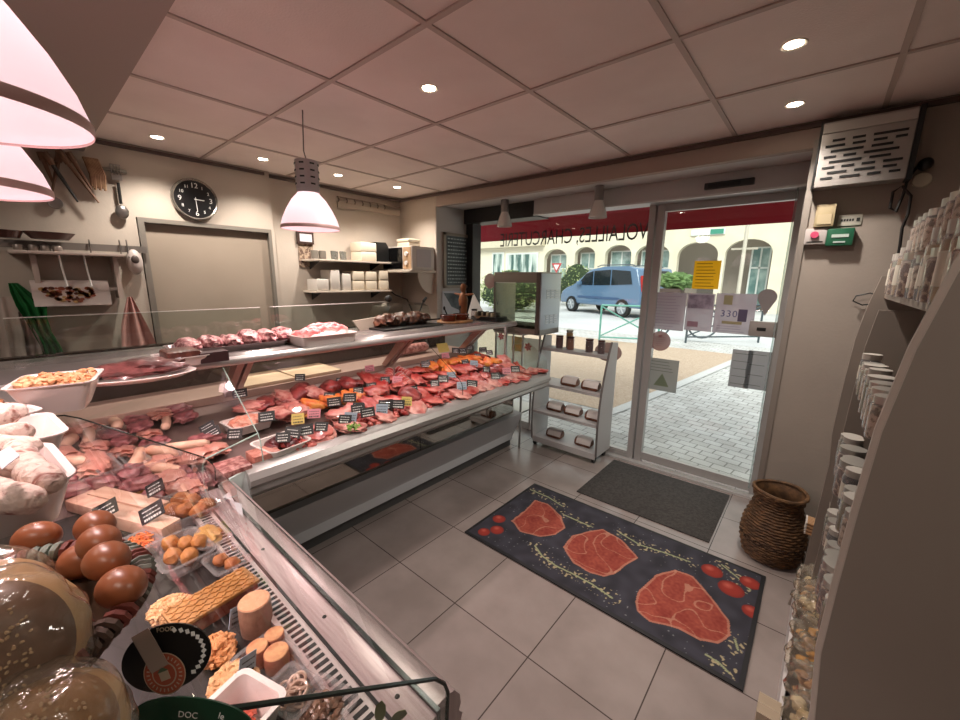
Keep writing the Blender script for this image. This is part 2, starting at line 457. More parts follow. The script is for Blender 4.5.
for i, (a, c, zt) in enumerate(AR):
    if i == 4: continue
    xa, xb = a+.1*(c-a), c-.12*(c-a)
    if i >= 5: xa = a+.52*(c-a)
    yy = YF+.6 if i < 5 else YF+1.2
    wf = B().box(xa-.06, xa, yy-.03, yy+.05, base+.4, zt-.25).box(xb, xb+.06, yy-.03, yy+.05, base+.4, zt-.25).box(xa, xb, yy-.03, yy+.05, zt-.31, zt-.25)
    wf.box(xa, xb, yy-.03, yy+.05, 2.2, 2.27).box((xa+xb)/2-.03, (xa+xb)/2+.03, yy-.03, yy+.05, base+.4, zt-.3)
    w = part('window', wf, WF, bl)
    part('pane', B().box(xa, xb, yy, yy+.02, base+.4, zt-.3), WGL, w)
part('door', B().box(AR[4][0]+.5, AR[4][0]+1.3, YF+2.12, YF+2.19, base, 2.6), mat('arcade_door', '6e665e', .6), bl)
sg = at(708, 232, y=YF-.05)
part('sign', B().box(sg.x-.65, sg.x+.65, YF-.08, YF-.02, sg.z-.12, sg.z+.12).m(1).box(sg.x+.1, sg.x+.6, YF-.1, YF-.08, sg.z-.1, sg.z+.1), [mat('sign_white', 'e4ebe8', .5), mat('sign_green', '3e8f78', .5)], bl)
# left block with wide curtained windows
xb0 = at(474, 270, y=YF).x-6
lb = thing('corner_building', 'cream corner block with wide curtained windows at the left of the street', 'building', (xb0+4, YF, .35))
part('wall', B().box(xb0, x_left-.01, YF, YF+.3, base, top), mat('facade_cream', 'ddd5c0', .85), lb)
part('cornice', B().box(xb0, x_left-.01, YF-.35, YF, at(520, 247, y=YF).z, at(520, 238, y=YF).z), mat('cornice_cream', 'cfc6ae', .8), lb)
CUR = mat('curtain', 'c8d4cc', .8, col2='3f5f5a', scale=1.2, stretch=(3, 1, .35), lo=.42, hi=.55)
for (p0, p1) in ((494, 503), (508, 537)):
    a, c = at(p0, 262, y=YF), at(p1, 262, y=YF); z1 = at(p1, 254, y=YF).z
    w = part('window', B().box(a.x-.1, c.x+.1, YF-.06, YF, 1.0, z1+.1), WF, lb)
    part('pane', B().box(a.x, c.x, YF-.08, YF-.05, 1.1, z1), CUR, w)
# awning of this shop: red canopy over the window
RED = mat('awning_red', '8c1d2b', .8, emis='8c1420', es=.10)  # faint emission stands in for daylight coming through the fabric
aw = thing('awning', 'dark red shop awning stretched over the window and door', 'awning', (-1.9, 3.7, 2.5))
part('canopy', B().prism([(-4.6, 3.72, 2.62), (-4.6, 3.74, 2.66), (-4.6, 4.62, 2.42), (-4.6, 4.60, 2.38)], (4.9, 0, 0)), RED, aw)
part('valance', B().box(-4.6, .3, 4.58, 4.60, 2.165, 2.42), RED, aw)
sf = B()
for i in range(20):       # curved shading panel seen behind the valance
    pass
part('casing', B().box(-2.15, .3, 3.66, 3.95, 2.52, 2.75), mat('casing_grey', '6d6660', .6), aw)

# blue van
car = thing('car', 'blue estate van with tinted windows parked across the road', 'car', (0, 0, 0))
BLU = mat('car_blue', '587594', .25, coat=.6, spec=.6); CG = mat('car_glass', '1c242a', .08); TIRE = mat('tyre', '161616', .8)
prof = [(-2.10, .35), (-2.14, .62), (-2.02, .84), (-1.72, 1.00), (-1.12, 1.10), (-.62, 1.56), (-.3, 1.70), (.4, 1.78), (1.5, 1.77), (1.9, 1.70), (2.06, 1.10), (2.12, .75), (2.10, .35)]
def carprism(p, w, bev=.05):
    b = B()
    for s in (0,):
        b.prism([(x, -w, z) for x, z in p], (0, 2*w, 0))
    return b
body = B().prism([(x, -.86, z) for x, z in prof], (0, 1.72, 0))
ed = list(body.bm.edges); bmesh.ops.bevel(body.bm, geom=ed, offset=.07, segments=3, affect='EDGES', profile=.5)
part('body', body, BLU, car, local=True)
for s in (-1, 1):
    y = .868*s
    for q in ([(-1.02, 1.10), (-.56, 1.53), (-.18, 1.62), (-.18, 1.10)], [(-.12, 1.10), (-.12, 1.63), (.72, 1.66), (.72, 1.12)], [(.78, 1.12), (.78, 1.66), (1.62, 1.60), (1.74, 1.16)]):
        part('window', B().prism([(x, y-.008*(s < 0), z) for x, z in q], (0, .008, 0)), CG, car, local=True)
    part('side_moulding', B().box(-1.0, 1.2, y-.01, y+.01, .60, .68), mat('trim_blue_dark', '3a5478', .5), car, local=True)
    part('mirror', B().box(-.95, -.78, y-.02 if s > 0 else y-.16, y+.16 if s > 0 else y+.02, 1.10, 1.24, bev=.03), BLU, car, local=True)
    part('roof_rail', B().tube([(-.2, .66*s, 1.78), (0, .66*s, 1.84), (1.5, .66*s, 1.83), (1.65, .66*s, 1.76)], .018), mat('rail_grey', '5a5f66', .4), car, local=True)
    part('tail_light', B().box(2.0, 2.10, .70*s-.10, .70*s+.12, .92, 1.45, bev=.02), mat('tail_red', 'b0251f', .3), car, local=True)
    for x in (-1.36, 1.36):
        w = part('wheel', B().cyl((x, .74*s, .32), (x, .885*s, .32), .32, n=28), TIRE, car, local=True)
        hb = B().cyl((x, .88*s, .32), (x, .893*s, .32), .21, n=24)
        for k in range(6):
            a = k*PI/3; hb.m(1).tube([(x, .897*s, .32), (x+.19*math.cos(a), .897*s, .32+.19*math.sin(a))], .018, n=6)
        part('hubcap', hb, [mat('hub_grey', '9aa0a6', .35, .5), mat('hub_light', 'c9cdd1', .3, .5)], w, local=True)
part('rear_window', B().prism([(2.085, -.62, 1.14), (2.085, .62, 1.14), (1.955, .58, 1.62), (1.955, -.58, 1.62)], (.02, 0, 0)), CG, car, local=True)
part('windscreen', B().prism([(-1.10, -.68, 1.12), (-1.10, .68, 1.12), (-.64, .6, 1.55), (-.64, -.6, 1.55)], (-.02, 0, .02)), CG, car, local=True)
part('licence_plate', B().box(2.11, 2.13, -.26, .26, .62, .73), mat('plate_white', 'd8d8c8', .5), car, local=True)
fw = at(571, 311, z=.38); rw = at(621, 317, z=.38)
dv = (rw-fw); ang = math.atan2(dv.y, dv.x); sc = dv.length/2.72
nrm = Vector((-dv.y, dv.x, 0)).normalized()
if nrm.y < 0: nrm = -nrm
cc = (fw+rw)/2+nrm*.86*sc
car.location = (cc.x, cc.y, .36); car.rotation_euler = (0, 0, ang); car.scale = (sc, sc, sc)

# green street barrier and the dark one behind the posters
GRN = mat('barrier_green', '5f9a8e', .5); DGN = mat('rail_dark', '3f4b50', .5)
def barrier(name, label, p0, p1, h, m, cat, rings=False, r=.022):
    p0 = Vector(p0); p1 = Vector(p1)
    t = thing(name, label, cat, p0)
    up = Vector((0, 0, h))
    part('post', B().cyl(p0, p0+up, r), m, t); part('post', B().cyl(p1, p1+up, r), m, t)
    part('top_rail', B().cyl(p0+up, p1+up, r), m, t)
    part('bottom_rail', B().cyl(p0+Vector((0, 0, .14)), p1+Vector((0, 0, .14)), r*.8), m, t)
    part('cross_bar', B().cyl(p0+Vector((0, 0, .16)), p1+up*.97, r*.7), m, t); part('cross_bar', B().cyl(p1+Vector((0, 0, .16)), p0+up*.97, r*.7), m, t)
    if rings:
        mid = p0.lerp(p1, .22); d = (p1-p0).normalized()
        part('ring', B().tube([mid+Vector((0, 0, .45))+.33*(math.cos(a)*d+math.sin(a)*Vector((0, 0, 1))) for a in [k*PI/12 for k in range(24)]], r, closed=True), m, t)
        mid = p0.lerp(p1, -.45)
        part('ring', B().tube([mid+Vector((0, 0, .45))+.33*(math.cos(a)*d+math.sin(a)*Vector((0, 0, 1))) for a in [k*PI/12 for k in range(24)]], r, closed=True), m, t)
    return t
a = at(599, 343, z=.18); 
barrier('street_barrier', 'pale green metal street barrier in front of the blue van', (a.x, a.y, gz(a.y)), (a.x+1.15, a.y+.55, gz(a.y)), at(599, 305, y=a.y).z-gz(a.y), GRN, 'barrier')
a = at(685, 347, z=.15); c = at(757, 349, z=.15)
barrier('bicycle_rack', 'dark metal bicycle rack with rings beyond the glass door', (a.x, a.y, gz(a.y)), (c.x, c.y, gz(c.y)), .85, DGN, 'rack', rings=True)
# street post, yield sign, hedge, planter
a = at(737, 300, y=15)
pt = thing('street_lamp', 'slim pale post standing before the right arches', 'lamp post', (a.x, 15, gz(15)))
part('pole', B().cyl((a.x, 15, gz(15)), (a.x, 15, 6), .06, .045), mat('post_pale', 'c8c0b0', .5), pt)
part('bracket', B().box(a.x-.35, a.x+.35, 14.97, 15.03, at(737, 249, y=15).z-.03, at(737, 249, y=15).z+.03), mat('post_pale2', 'b0a898', .5), pt)
a = at(557, 268, y=17)
ys = thing('yield_sign', 'red and white triangular give-way sign beside the street hedge', 'road sign', (a.x, 17, gz(17)))
part('pole', B().cyl((a.x, 17, gz(17)), (a.x, 17, a.z), .03), mat('sign_pole', '8d8d8d', .5), ys)
part('plate', B().prism([(a.x-.27, 16.95, a.z+.22), (a.x+.27, 16.95, a.z+.22), (a.x, 16.95, a.z-.24)], (0, .02, 0)).m(1).prism([(a.x-.15, 16.94, a.z+.15), (a.x+.15, 16.94, a.z+.15), (a.x, 16.94, a.z-.11)], (0, .01, 0)), [mat('sign_red', 'b8343a', .5), mat('sign_white2', 'efe8e6', .5)], ys)
def bush(name, label, c, rx, ry, rz, m, n, cat='hedge'):
    """a leafy mass: dark core and many small leaf quads"""
    t = thing(name, label, cat, (c[0], c[1], c[2]))
    part('stems', B().blob((c[0], c[1], c[2]+rz), rx*.85, ry*.85, rz*.9, sub=3, amp=.2, seed=3), mat('bush_core', '2a3a20', .9), t)
    b = B()
    for k in range(n):
        v = Vector((rnd.gauss(0, 1), rnd.gauss(0, 1), rnd.gauss(0, 1))).normalized()*rnd.uniform(.8, 1.05)
        p = Vector((c[0]+v.x*rx, c[1]+v.y*ry, c[2]+rz+v.z*rz)); s_ = rnd.uniform(.03, .07)
        e1 = Vector((rnd.uniform(-1, 1), rnd.uniform(-1, 1), rnd.uniform(-1, 1))).normalized(); e2 = e1.orthogonal().normalized()
        b.poly([p-e1*s_, p+e2*s_*.5, p+e1*s_, p-e2*s_*.5])
    part('foliage', b, m, t, smooth=0)
LEAF = mat('leaf_yellow_green', 'aab27a', .7, col2='7a8e58', scale=3)
a = at(575, 290, y=18)
bush('hedge', 'yellow-green bush beyond the front of the blue van', (a.x, 18, gz(18)), 1.1, .6, 1.0, LEAF, 900)
a = at(505, 300, y=13.0)
bush('shrub', 'dark leafy shrub seen through the glass of the rotisserie oven', (a.x+.2, 13.0, gz(13)), 1.6, .8, .8, LEAF, 1300, 'shrub')
pa, pb = at(660, 288, y=13), at(689, 288, y=13)
pl = thing('parked_car', 'dark car with a pale roof rack standing behind the posters', 'car', (0, 0, 0)) if False else None
a = at(673, 292, y=13)
tq = thing('street_planter', 'brown street planter topped by clipped green shrub', 'planter', (a.x, 13, gz(13)))
zb = at(673, 292, y=13).z
part('box', B().box(pa.x, pb.x-.2, 12.8, 13.4, gz(13), zb+.1, bev=.02), mat('planter_brown', '4a3a34', .8), tq)
part('foliage', B().blob((a.x, 13.1, zb+.33), .50, .30, .24, sub=4, amp=.25, freq=5, seed=5), mat('planter_green', '6f8a52', .8, col2='4f6a3a', scale=8), tq)
# ================================================================== COUNTERS
CPAINT = mat('counter_grey_paint', 'b9bcc0', .4)
PLINTH = mat('plinth_dark', '4a4a4a', .6)
BUMP = mat('bumper_aluminium', 'a9a7a4', .35, .55)
LEDGE = mat('ledge_brushed', 'c7b2b2', .35, .35, col2='b39c9c', scale=5, stretch=(1.5, 30, 1))
POSTM = mat('shelf_post', 'a07468', .35, .4)
DECK = mat('deck_steel', '8a7672', .35, .6)
INNER = mat('inner_back', '6e5a52', .5)
Y0, Y1 = .46, 2.92
c1 = thing('meat_counter', 'long refrigerated meat counter with curved glass along the left side', 'display counter', (-2.45, 1.7, 0))
part('plinth', B().box(-2.9, -2.17, .2, 3.02, 0, .09), PLINTH, c1)
part('skirt', B().prism([(-2.16, .30, .09), (-2.055, .30, .335), (-2.055, .30, .365), (-2.10, .30, .375), (-2.18, .30, .375), (-2.18, .30, .09)], (0, 2.74, 0)), CPAINT, c1)
part('mirror_panel', B().box(-2.125, -2.105, .3, 1.79, .376, .74).box(-2.125, -2.105, 1.795, 2.96, .376, .74), MIRROR, c1, smooth=0, label='polished mirror panel reflecting the floor')
bp_ = [(-2.12, .68), (-1.75, .735), (-1.67, .742), (-1.645, .757), (-1.632, .775), (-1.637, .797), (-1.622, .812), (-1.622, .835), (-1.64, .86), (-1.66, .868), (-1.71, .868), (-1.73, .82), (-2.12, .78)]
part('bumper', B().prism([(x, .50, z) for x, z in bp_], (0, 2.31, 0)), BUMP, c1, smooth=25)
part('body', B().box(-2.95, -2.13, .2, 3.0, .09, .80), CPAINT, c1)
part('deck', B().prism([(-1.705, -.42, .835), (-2.62, -.42, .90), (-2.62, -.42, .84), (-1.73, -.42, .80)], (0, 3.28, 0)), DECK, c1)
part('work_ledge', B().box(-3.0, -2.62, -.4, 2.9, .80, .945, bev=.004), mat('ledge_pinkish', 'b89a8c', .4, .3), c1)
part('back_wall', B().box(-3.02, -2.97, -.4, 2.9, .94, 1.23), glassmat('back_glass_dark', '6b625c', 1, opac=.35, ocol='5c5048'), c1)
part('top_shelf', B().prism([(-2.10, -.42, 1.225), (-2.075, -.42, 1.235), (-2.07, -.42, 1.25), (-2.085, -.42, 1.262), (-2.66, -.42, 1.262), (-2.66, -.42, 1.225)], (0, 3.34, 0)), mat('shelf_glossy_grey', '8f8886', .18, .5), c1)
part('shelf_nose', B().tube([(-2.078, -.42, 1.243), (-2.078, 2.92, 1.243)], .021, n=14), mat('nose_light', 'c0bcba', .3, .35), c1)
for y in (.72, 1.86, 2.74):
    part('shelf_post', B().prism([(-2.60, y, .93), (-2.66, y, .93), (-2.36, y, 1.228), (-2.26, y, 1.228)], (0, .035, 0)).prism([(-2.60, y+.05, .93), (-2.66, y+.05, .93), (-2.36, y+.05, 1.228), (-2.26, y+.05, 1.228)], (0, .03, 0)), POSTM, c1)
gp = [(-1.69, .868), (-1.693, .94), (-1.70, .965), (-1.72, .99), (-2.07, 1.222)]
for ya, yb in ((.58, 1.806), (1.812, 2.86)):
    part('front_glass', B().sheet([(x, ya, z) for x, z in gp], (0, yb-ya, 0)), GLASS, c1)
part('glass_joint', B().tube([(x+.001, 1.809, z+.001) for x, z in gp], .0022, n=5), GLASSE, c1)
part('end_glass', B().prism([(-1.692, 2.862, .872), (-1.70, 2.862, .965), (-1.72, 2.862, .99), (-2.07, 2.862, 1.222), (-2.6, 2.862, 1.222), (-2.6, 2.862, .90)], (0, .006, 0)), GLASS, c1, smooth=0)
part('end_post', B().box(-2.145, -2.13, 2.85, 2.875, .88, 1.225).box(-1.86, -1.845, 2.865, 2.88, .3, .8), ALU, c1)
# low glass guards on the shelf
for (ya, yb) in ((-.05, .96), (1.02, 1.92)):
    part('guard_glass', B().box(-2.60, -2.595, ya, yb, 1.262, 1.45), GLASS, c1, smooth=0)
    part('guard_edge', B().box(-2.601, -2.594, ya, yb, 1.45, 1.4535), mat('edge_bright', 'd0cfc8', .3), c1)

c2 = thing('deli_counter', 'near delicatessen counter with slotted air grille and curved glass', 'display counter', (-1.1, 0, 0))
bq = [(.10, .70), (.38, .735), (.425, .742), (.452, .76), (.463, .785), (.452, .80), (.458, .815), (.455, .838), (.440, .862), (.42, .870), (.393, .870), (.385, .80), (.10, .78)]
part('bumper', B().prism([(-1.625, y, z) for y, z in bq], (1.195, 0, 0)), mat('bumper_pinkish', 'b3a3a2', .35, .45, col2='a39291', scale=5, stretch=(1.5, 20, 1)), c2, smooth=25)
part('corner_cap', B().prism([(-1.622, .450, .748), (-1.622, .40, .868), (-1.672, .502, .866), (-1.634, .502, .748)], (-.015, .006, 0)), mat('corner_cap_white', 'c4d0cc', .4), c2)
b = B().box(-1.60, -.42, .328, .385, .835, .868, bev=.002)
part('front_ledge', b, LEDGE, c2)
sb = B()
for x in (-1.5, -1.12, -.77, -.50): sb.lathe([(0, .003), (.004, .002), (.005, 0)], c=(x, .357, .868), n=10)
part('screw', sb, DARK, c2)
part('seal', B().box(-1.60, -.42, .385, .393, .84, .874), GLASSE, c2)
# air grille: a light strip pierced by dark slots
g = B().box(-1.56, -.43, .272, .322, .845, .866)
g.m(1).box(-1.56, -.43, .322, .328, .84, .869)
n = 64
for k in range(n):
    x = -1.55+1.11*k/(n-1)
    g.m(1).box(x-.0045, x+.0045, .283, .311, .8655, .8672)
part('air_grille', g, [mat('grille_light', 'c3b6b4', .35, .3), mat('slot_dark', '151313', .7)], c2)
part('deck', B().box(-1.80, -.43, -.42, .272, .80, .845), mat('deck_dark', '2c2726', .45, .3), c2)
part('body', B().box(-2.13, -.42, -.5, .10, .09, .80), CPAINT, c2)
part('plinth', B().box(-2.17, -.45, -.5, .03, 0, .09), PLINTH, c2)
part('top_shelf', B().box(-2.07, -.44, -.42, -.015, 1.235, 1.262, bev=.006), mat('shelf_grey_two', '8b8583', .3, .4), c2)
part('shelf_post', B().box(-.50, -.46, -.36, -.32, .845, 1.235).box(-1.75, -1.71, -.36, -.32, .845, 1.235), POSTM, c2)
gq = [(.389, .872), (.392, .93), (.384, .955), (.362, .985), (.07, 1.215), (.04, 1.232), (-.01, 1.238)]
part('front_glass', B().sheet([(-1.64, y, z) for y, z in gq], (1.235, 0, 0)), GLASS, c2)
part('end_glass', B().prism([(-.403, y, z) for y, z in gq+[(-.40, 1.238), (-.40, .85), (.385, .85)]], (.005, 0, 0)), GLASS, c2, smooth=0)
part('glass_edge', B().tube([(-.40, y, z) for y, z in gq], .0035, n=6), GLASSE, c2)
part('glass_edge', B().tube([(-1.64, y, z) for y, z in gq], .0022, n=6), GLASSE, c2)
# mitred corner glass joining the two fronts
part('corner_glass', B().poly([(-1.62, .389, .872), (-1.62, .392, .93), (-1.695, .58, .95), (-1.69, .58, .872)]).poly([(-1.62, .362, .985), (-1.62, .07, 1.215), (-2.07, .58, 1.222), (-1.72, .58, .99)]), GLASS, c2, smooth=0)
part('corner_edge', B().tube([(-1.62, .362, .985), (-1.72, .58, .99)], .003, n=6).tube([(-1.69, .578, .872), (-1.70, .578, .965), (-1.72, .578, .99), (-2.07, .578, 1.222)], .0022, n=6), mat('edge_mint', 'a9c4ba', .2), c2)

# ================================================================== FOOD ON THE MEAT COUNTER
def meat(name, c1_, c2_, sc=18, rough=.38, lo=.42, hi=.6, **k):
    return mat(name, c1_, rough, col2=c2_, scale=sc, lo=lo, hi=hi, bump=.25, bscale=sc*3, coat=.25, **k)
BEEF = meat('beef_red', '9e2826', 'cc6a60')
BEEFD = meat('beef_dark', '6e1a1c', 'a84a48')
PORK = meat('pork_pink', 'c4706a', 'dfa094')
FAT = meat('fat_marbled', 'd69c90', 'b0524c', sc=30)
ORANGE = meat('marinade_orange', 'd8642a', 'e89a4a', sc=25)
LIVER = meat('liver_dark', '46141a', '6c262a')
SKIN = meat('sausage_pink', 'c66a60', 'e0988a', sc=22)
MERG = meat('merguez_red', 'a33a26', 'c65a3a', sc=25)
PAPERW = mat('butcher_paper', 'e0c8c4', .7)
CARD = mat('slate_card', '1d1c1f', .5)
PAL = mat('pale_sausage', 'dca890', .4, col2='edc8b0', scale=12, coat=.2)

protos = {}
def proto(key, root): protos[key] = [root, False]; return root
def put(key, loc, rz, label, group, rot=None, sc=None):
    p = protos[key]
    if not p[1]:
        p[1] = True; r = p[0]; r.location = loc; r.rotation_euler = rot or (0, 0, rz)
        r['label'] = label
        if group: r['group'] = group
        if sc: r.scale = sc
        return r
    r = dup(p[0], loc, rz, label, group, rot, sc)
    if not group and 'group' in r: del r['group']
    return r
def mk(key, name, label, cat, b, mats, smooth=85):
    o = link_mesh(name, b, mats, None, smooth); tag(o, label, cat); return proto(key, o)
mk('steak0', 'beef_steak', 'steak', 'meat', B().blob((0, 0, .012), .062, .045, .016, amp=.22, seed=1, flat=.7), BEEF)
mk('steak1', 'beef_steak', 'steak', 'meat', B().blob((0, 0, .012), .07, .038, .015, amp=.25, seed=2, flat=.7), BEEF)
mk('steak2', 'beef_steak', 'steak', 'meat', B().blob((0, 0, .012), .055, .05, .018, amp=.2, seed=6, flat=.7), BEEF)
mk('roast', 'beef_roast', 'roast', 'meat', B().blob((0, 0, .03), .07, .045, .035, amp=.15, seed=3, flat=.8), BEEFD)
mk('chop', 'pork_chop', 'chop', 'meat', B().blob((0, 0, .012), .06, .042, .015, amp=.22, seed=4, flat=.7), PORK)
mk('fatty', 'marbled_cutlet', 'cutlet', 'meat', B().blob((0, 0, .012), .062, .04, .016, amp=.25, seed=5, flat=.7), FAT)
mk('orange', 'marinated_fillet', 'fillet', 'meat', B().blob((0, 0, .015), .06, .034, .02, amp=.2, seed=7, flat=.7), ORANGE)
mk('liver', 'dark_meat_slice', 'slice', 'meat', B().blob((0, 0, .012), .055, .04, .016, amp=.2, seed=8, flat=.7), BEEFD)
b = B()
for k in range(16): b.blob((rnd.uniform(-.045, .045), rnd.uniform(-.035, .035), rnd.uniform(.008, .026)), .015, .012, .010, sub=2, amp=.45, freq=1.5, seed=k)
mk('cubes', 'diced_meat_portion', 'diced', 'meat', b, BEEF)
b = B()
for k in range(7):
    y = -.036+.012*k; z = .012+.012*(k % 2)
    b.tube([(x, y+.006*math.sin(x*40+k), z) for x in [-.07+.014*q for q in range(11)]], [.004]+[.0085]*9+[.004], n=8)
mk('merguez', 'sausage_bundle', 'bundle', 'sausage', b, MERG)
b = B()
for k in range(4):
    y = -.04+.027*k
    b.tube([(x, y+.01*math.sin(x*25+k), .015+.004*(k % 2)) for x in [-.075+.015*q for q in range(11)]], [.006]+[.014]*9+[.006], n=10)
mk('saus', 'sausage_bundle', 'bundle', 'sausage', b, SKIN)
b = B().tube([(x, 0, .022+.01*abs(x)*8) for x in [-.07+.014*q for q in range(11)]], [.018]+[.03]*9+[.018], n=14)
for q in range(5):
    x = -.05+.025*q; b.m(1).tube([(x, .0315*math.cos(a), .024+.01*abs(x)*8+.0315*math.sin(a)) for a in [k*PI/8 for k in range(16)]], .0014, n=5, closed=True)
mk('tied', 'tied_roast', 'tied roast', 'meat', b, [BEEF, PAPERW])
b = B().lathe([(0, 0), (.045, 0), (.05, .02), (.048, .06), (.04, .066), (0, .064)], n=20)
mk('crown', 'stuffed_roast', 'stuffed roast', 'meat', b, ORANGE)

def deckz(x): return .838+(-1.705-x)*.077
DESC = {'steak0': 'red beef steak', 'steak1': 'red beef steak', 'steak2': 'red beef steak', 'roast': 'dark red roasting joint', 'chop': 'pink pork chop',
        'fatty': 'marbled pink cutlet', 'orange': 'orange marinated fillet', 'liver': 'dark red meat slice', 'cubes': 'heap of diced red meat', 'merguez': 'bundle of thin red sausages',
        'saus': 'bundle of thick pink sausages', 'tied': 'red roast tied with string', 'crown': 'round orange stuffed roast'}
ROWS = ['front row', 'second row', 'third row', 'back row']
SECT = [(.95, 'near the black pudding'), (1.30, 'beside the parsley'), (1.70, 'past the parsley'), (2.10, 'left of the glass joint'), (2.45, 'right of the glass joint'), (9, 'at the window end')]
def mix(y, row):
    if y < .95: return ['fatty', 'chop', 'steak0', 'cubes'] if row < 2 else ['fatty', 'liver', 'chop']
    if y < 1.5: return [['steak0', 'chop', 'steak1', 'cubes'], ['steak0', 'steak1', 'chop'], ['liver', 'steak2', 'orange'], ['liver', 'fatty', 'roast']][row]
    if y < 2.1: return [['cubes', 'steak1', 'chop', 'steak2'], ['roast', 'steak0', 'steak2', 'chop'], ['tied', 'crown', 'steak0', 'steak1'], ['tied', 'steak1', 'merguez']][row]
    if y < 2.5: return [['chop', 'fatty', 'steak2'], ['steak1', 'roast', 'chop'], ['orange', 'steak0'], ['orange', 'orange', 'steak0']][row]
    return [['saus', 'fatty', 'merguez'], ['steak0', 'saus', 'merguez'], ['orange', 'orange', 'chop'], ['orange', 'orange', 'merguez']][row]
XR_ = [-1.775, -1.95, -2.14, -2.34]
used_spots = []
def put_meat(key, x, y, row, z):
    sec = [s for lim, s in SECT if y < lim][0]
    lab = f'{DESC[key]} in the {ROWS[row]}, {sec}'
    put(key, (x, y, z), rnd.uniform(-.6, .6)+(PI/2 if rnd.random() < .4 else 0), lab, f'{DESC[key]}s, {ROWS[row]}, {sec}', rot=(rnd.uniform(-.15, .15), .08+rnd.uniform(-.15, .35), rnd.uniform(-.8, .8)), sc=(rnd.uniform(1.12, 1.42),)*3)
for row, x0 in enumerate(XR_):
    y = .66+.03*row
    while y < 2.80:
        if not (row == 0 and y < .95) and not (row == 1 and y < .98) and not (row == 2 and .60 < y < .8):
            ks = mix(y, row); key = rnd.choice(ks)
            for q in range(2 if key not in ('crown', 'tied', 'roast', 'saus', 'merguez', 'cubes') else 1):
                put_meat(key, x0+rnd.uniform(-.025, .025)+.03*q, y+rnd.uniform(-.02, .02), row, deckz(x0)+.004+q*.022+(.012 if row > 1 else 0))
        y += rnd.uniform(.085, .108)

# trays
def tray_bm(w, d, h, t=.004, flare=.012):
    b = B()
    def ring(w, d, z, r):
        o = []
        for cx, cy, a0 in ((w/2-r, -d/2+r, -PI/2), (w/2-r, d/2-r, 0), (-w/2+r, d/2-r, PI/2), (-w/2+r, -d/2+r, PI)):
            for q in range(6): o.append((cx+r*math.cos(a0+q*PI/10), cy+r*math.sin(a0+q*PI/10), z))
        return o
    r = min(w, d)*.13
    rs = [ring(w-2*flare, d-2*flare, 0, r*.8), ring(w, d, h-.003, r), ring(w+.012, d+.012, h-.002, r+.006), ring(w+.012, d+.012, h+.001, r+.006), ring(w-2*t, d-2*t, h, r), ring(w-2*flare-2*t, d-2*flare-2*t, t, r*.8)]
    vs = [[b.bm.verts.new(p) for p in rg] for rg in rs]; N = len(vs[0])
    b.bm.faces.new(vs[0]); b.bm.faces.new(vs[-1])
    for p, q in zip(vs, vs[1:]):
        for i in range(N): b.bm.faces.new((p[i], p[(i+1) % N], q[(i+1) % N], q[i]))
    return b
def tray(name, label, loc, w, d, h, rz=0, m=None, cat='tray', group=None, flare=.012):
    o = link_mesh(name, tray_bm(w, d, h, flare=flare), m or CERAM, None, 35); o.location = loc; o.rotation_euler = (0, 0, rz)
    return tag(o, label, cat, group)
CLEAR = glassmat('clear_tub', 'f4eeee', 1.0, opac=.10, ocol='ffffff')
# white tray of black pudding
t = at(398/4+0, 0, z=1) if False else None
p = at(281, 440, z=.90)
tray('serving_tray', 'white square tray holding coils of black pudding', (p.x, p.y, deckz(p.x)+.004), .19, .19, .045, .15)
b = B()
for k in range(3):
    r_ = .055-.02*k
    b.tube([(p.x+r_*math.cos(a), p.y+r_*math.sin(a), deckz(p.x)+.036+.012*k) for a in [q*PI/10 for q in range(19)]], [.008]+[.019]*17+[.008], n=10)
solo('black_pudding', b, LIVER, 'glossy black pudding coiled in the white tray', 'sausage')
p = at(247, 420, z=.92)
tray('serving_tray', 'white tray heaped with pale pink minced meat beside a dark tag', (p.x, p.y, deckz(p.x)+.004), .17, .19, .045, .1)
solo('minced_meat_mound', B().blob((p.x, p.y, deckz(p.x)+.035), .075, .085, .04, amp=.12, freq=3, seed=9, flat=.4), meat('mince', 'd8826e', 'eaa892', sc=60), 'pale pink minced meat mound in a white tray', 'meat')
p = Vector((-1.76, .60, 0))
solo('pate_slab', B().box(p.x-.05, p.x+.05, p.y-.05, p.y+.06, deckz(p.x), deckz(p.x)+.05, bev=.006), meat('pate_pink', 'c88678', 'b46658', sc=50), 'pink pate slab at the inner corner of the meat counter', 'pate')
p = Vector((-1.73, .47, 0))
solo('pate_slab', B().box(p.x-.07, p.x+.06, p.y-.07, p.y+.06, deckz(p.x), deckz(p.x)+.045, bev=.006), meat('terrine_mottled', '8a4a48', 'c08a84', sc=60), 'mottled dark terrine slab behind the corner glass', 'pate')
# cubes front-left
for (px, py, k) in ((318, 446, 'cubes'), (328, 434, 'chop'), (315, 452, 'cubes'), (318, 430, 'steak2'), (305, 412, 'orange'), (330, 440, 'fatty')):
    p = at(px, py, z=.90); put_meat(k, min(p.x, -1.775), p.y, 0, deckz(p.x)+.02)
# parsley
p = at(353, 431, z=.92)
b = B()
for k in range(60):
    v = Vector((rnd.gauss(0, .018), rnd.gauss(0, .018), rnd.uniform(0, .02))); e1 = Vector((rnd.uniform(-1, 1), rnd.uniform(-1, 1), rnd.uniform(-.3, .6))).normalized()*.009; e2 = e1.orthogonal().normalized()*.006
    c = p+v+Vector((0, 0, .012)); b.poly([c-e1, c+e2, c+e1, c-e2])
solo('parsley_sprig', b, mat('parsley', '6f9a3a', .6, col2='8fb45a', scale=40), 'bright green parsley sprig lying on the front steaks', 'herb', smooth=0)

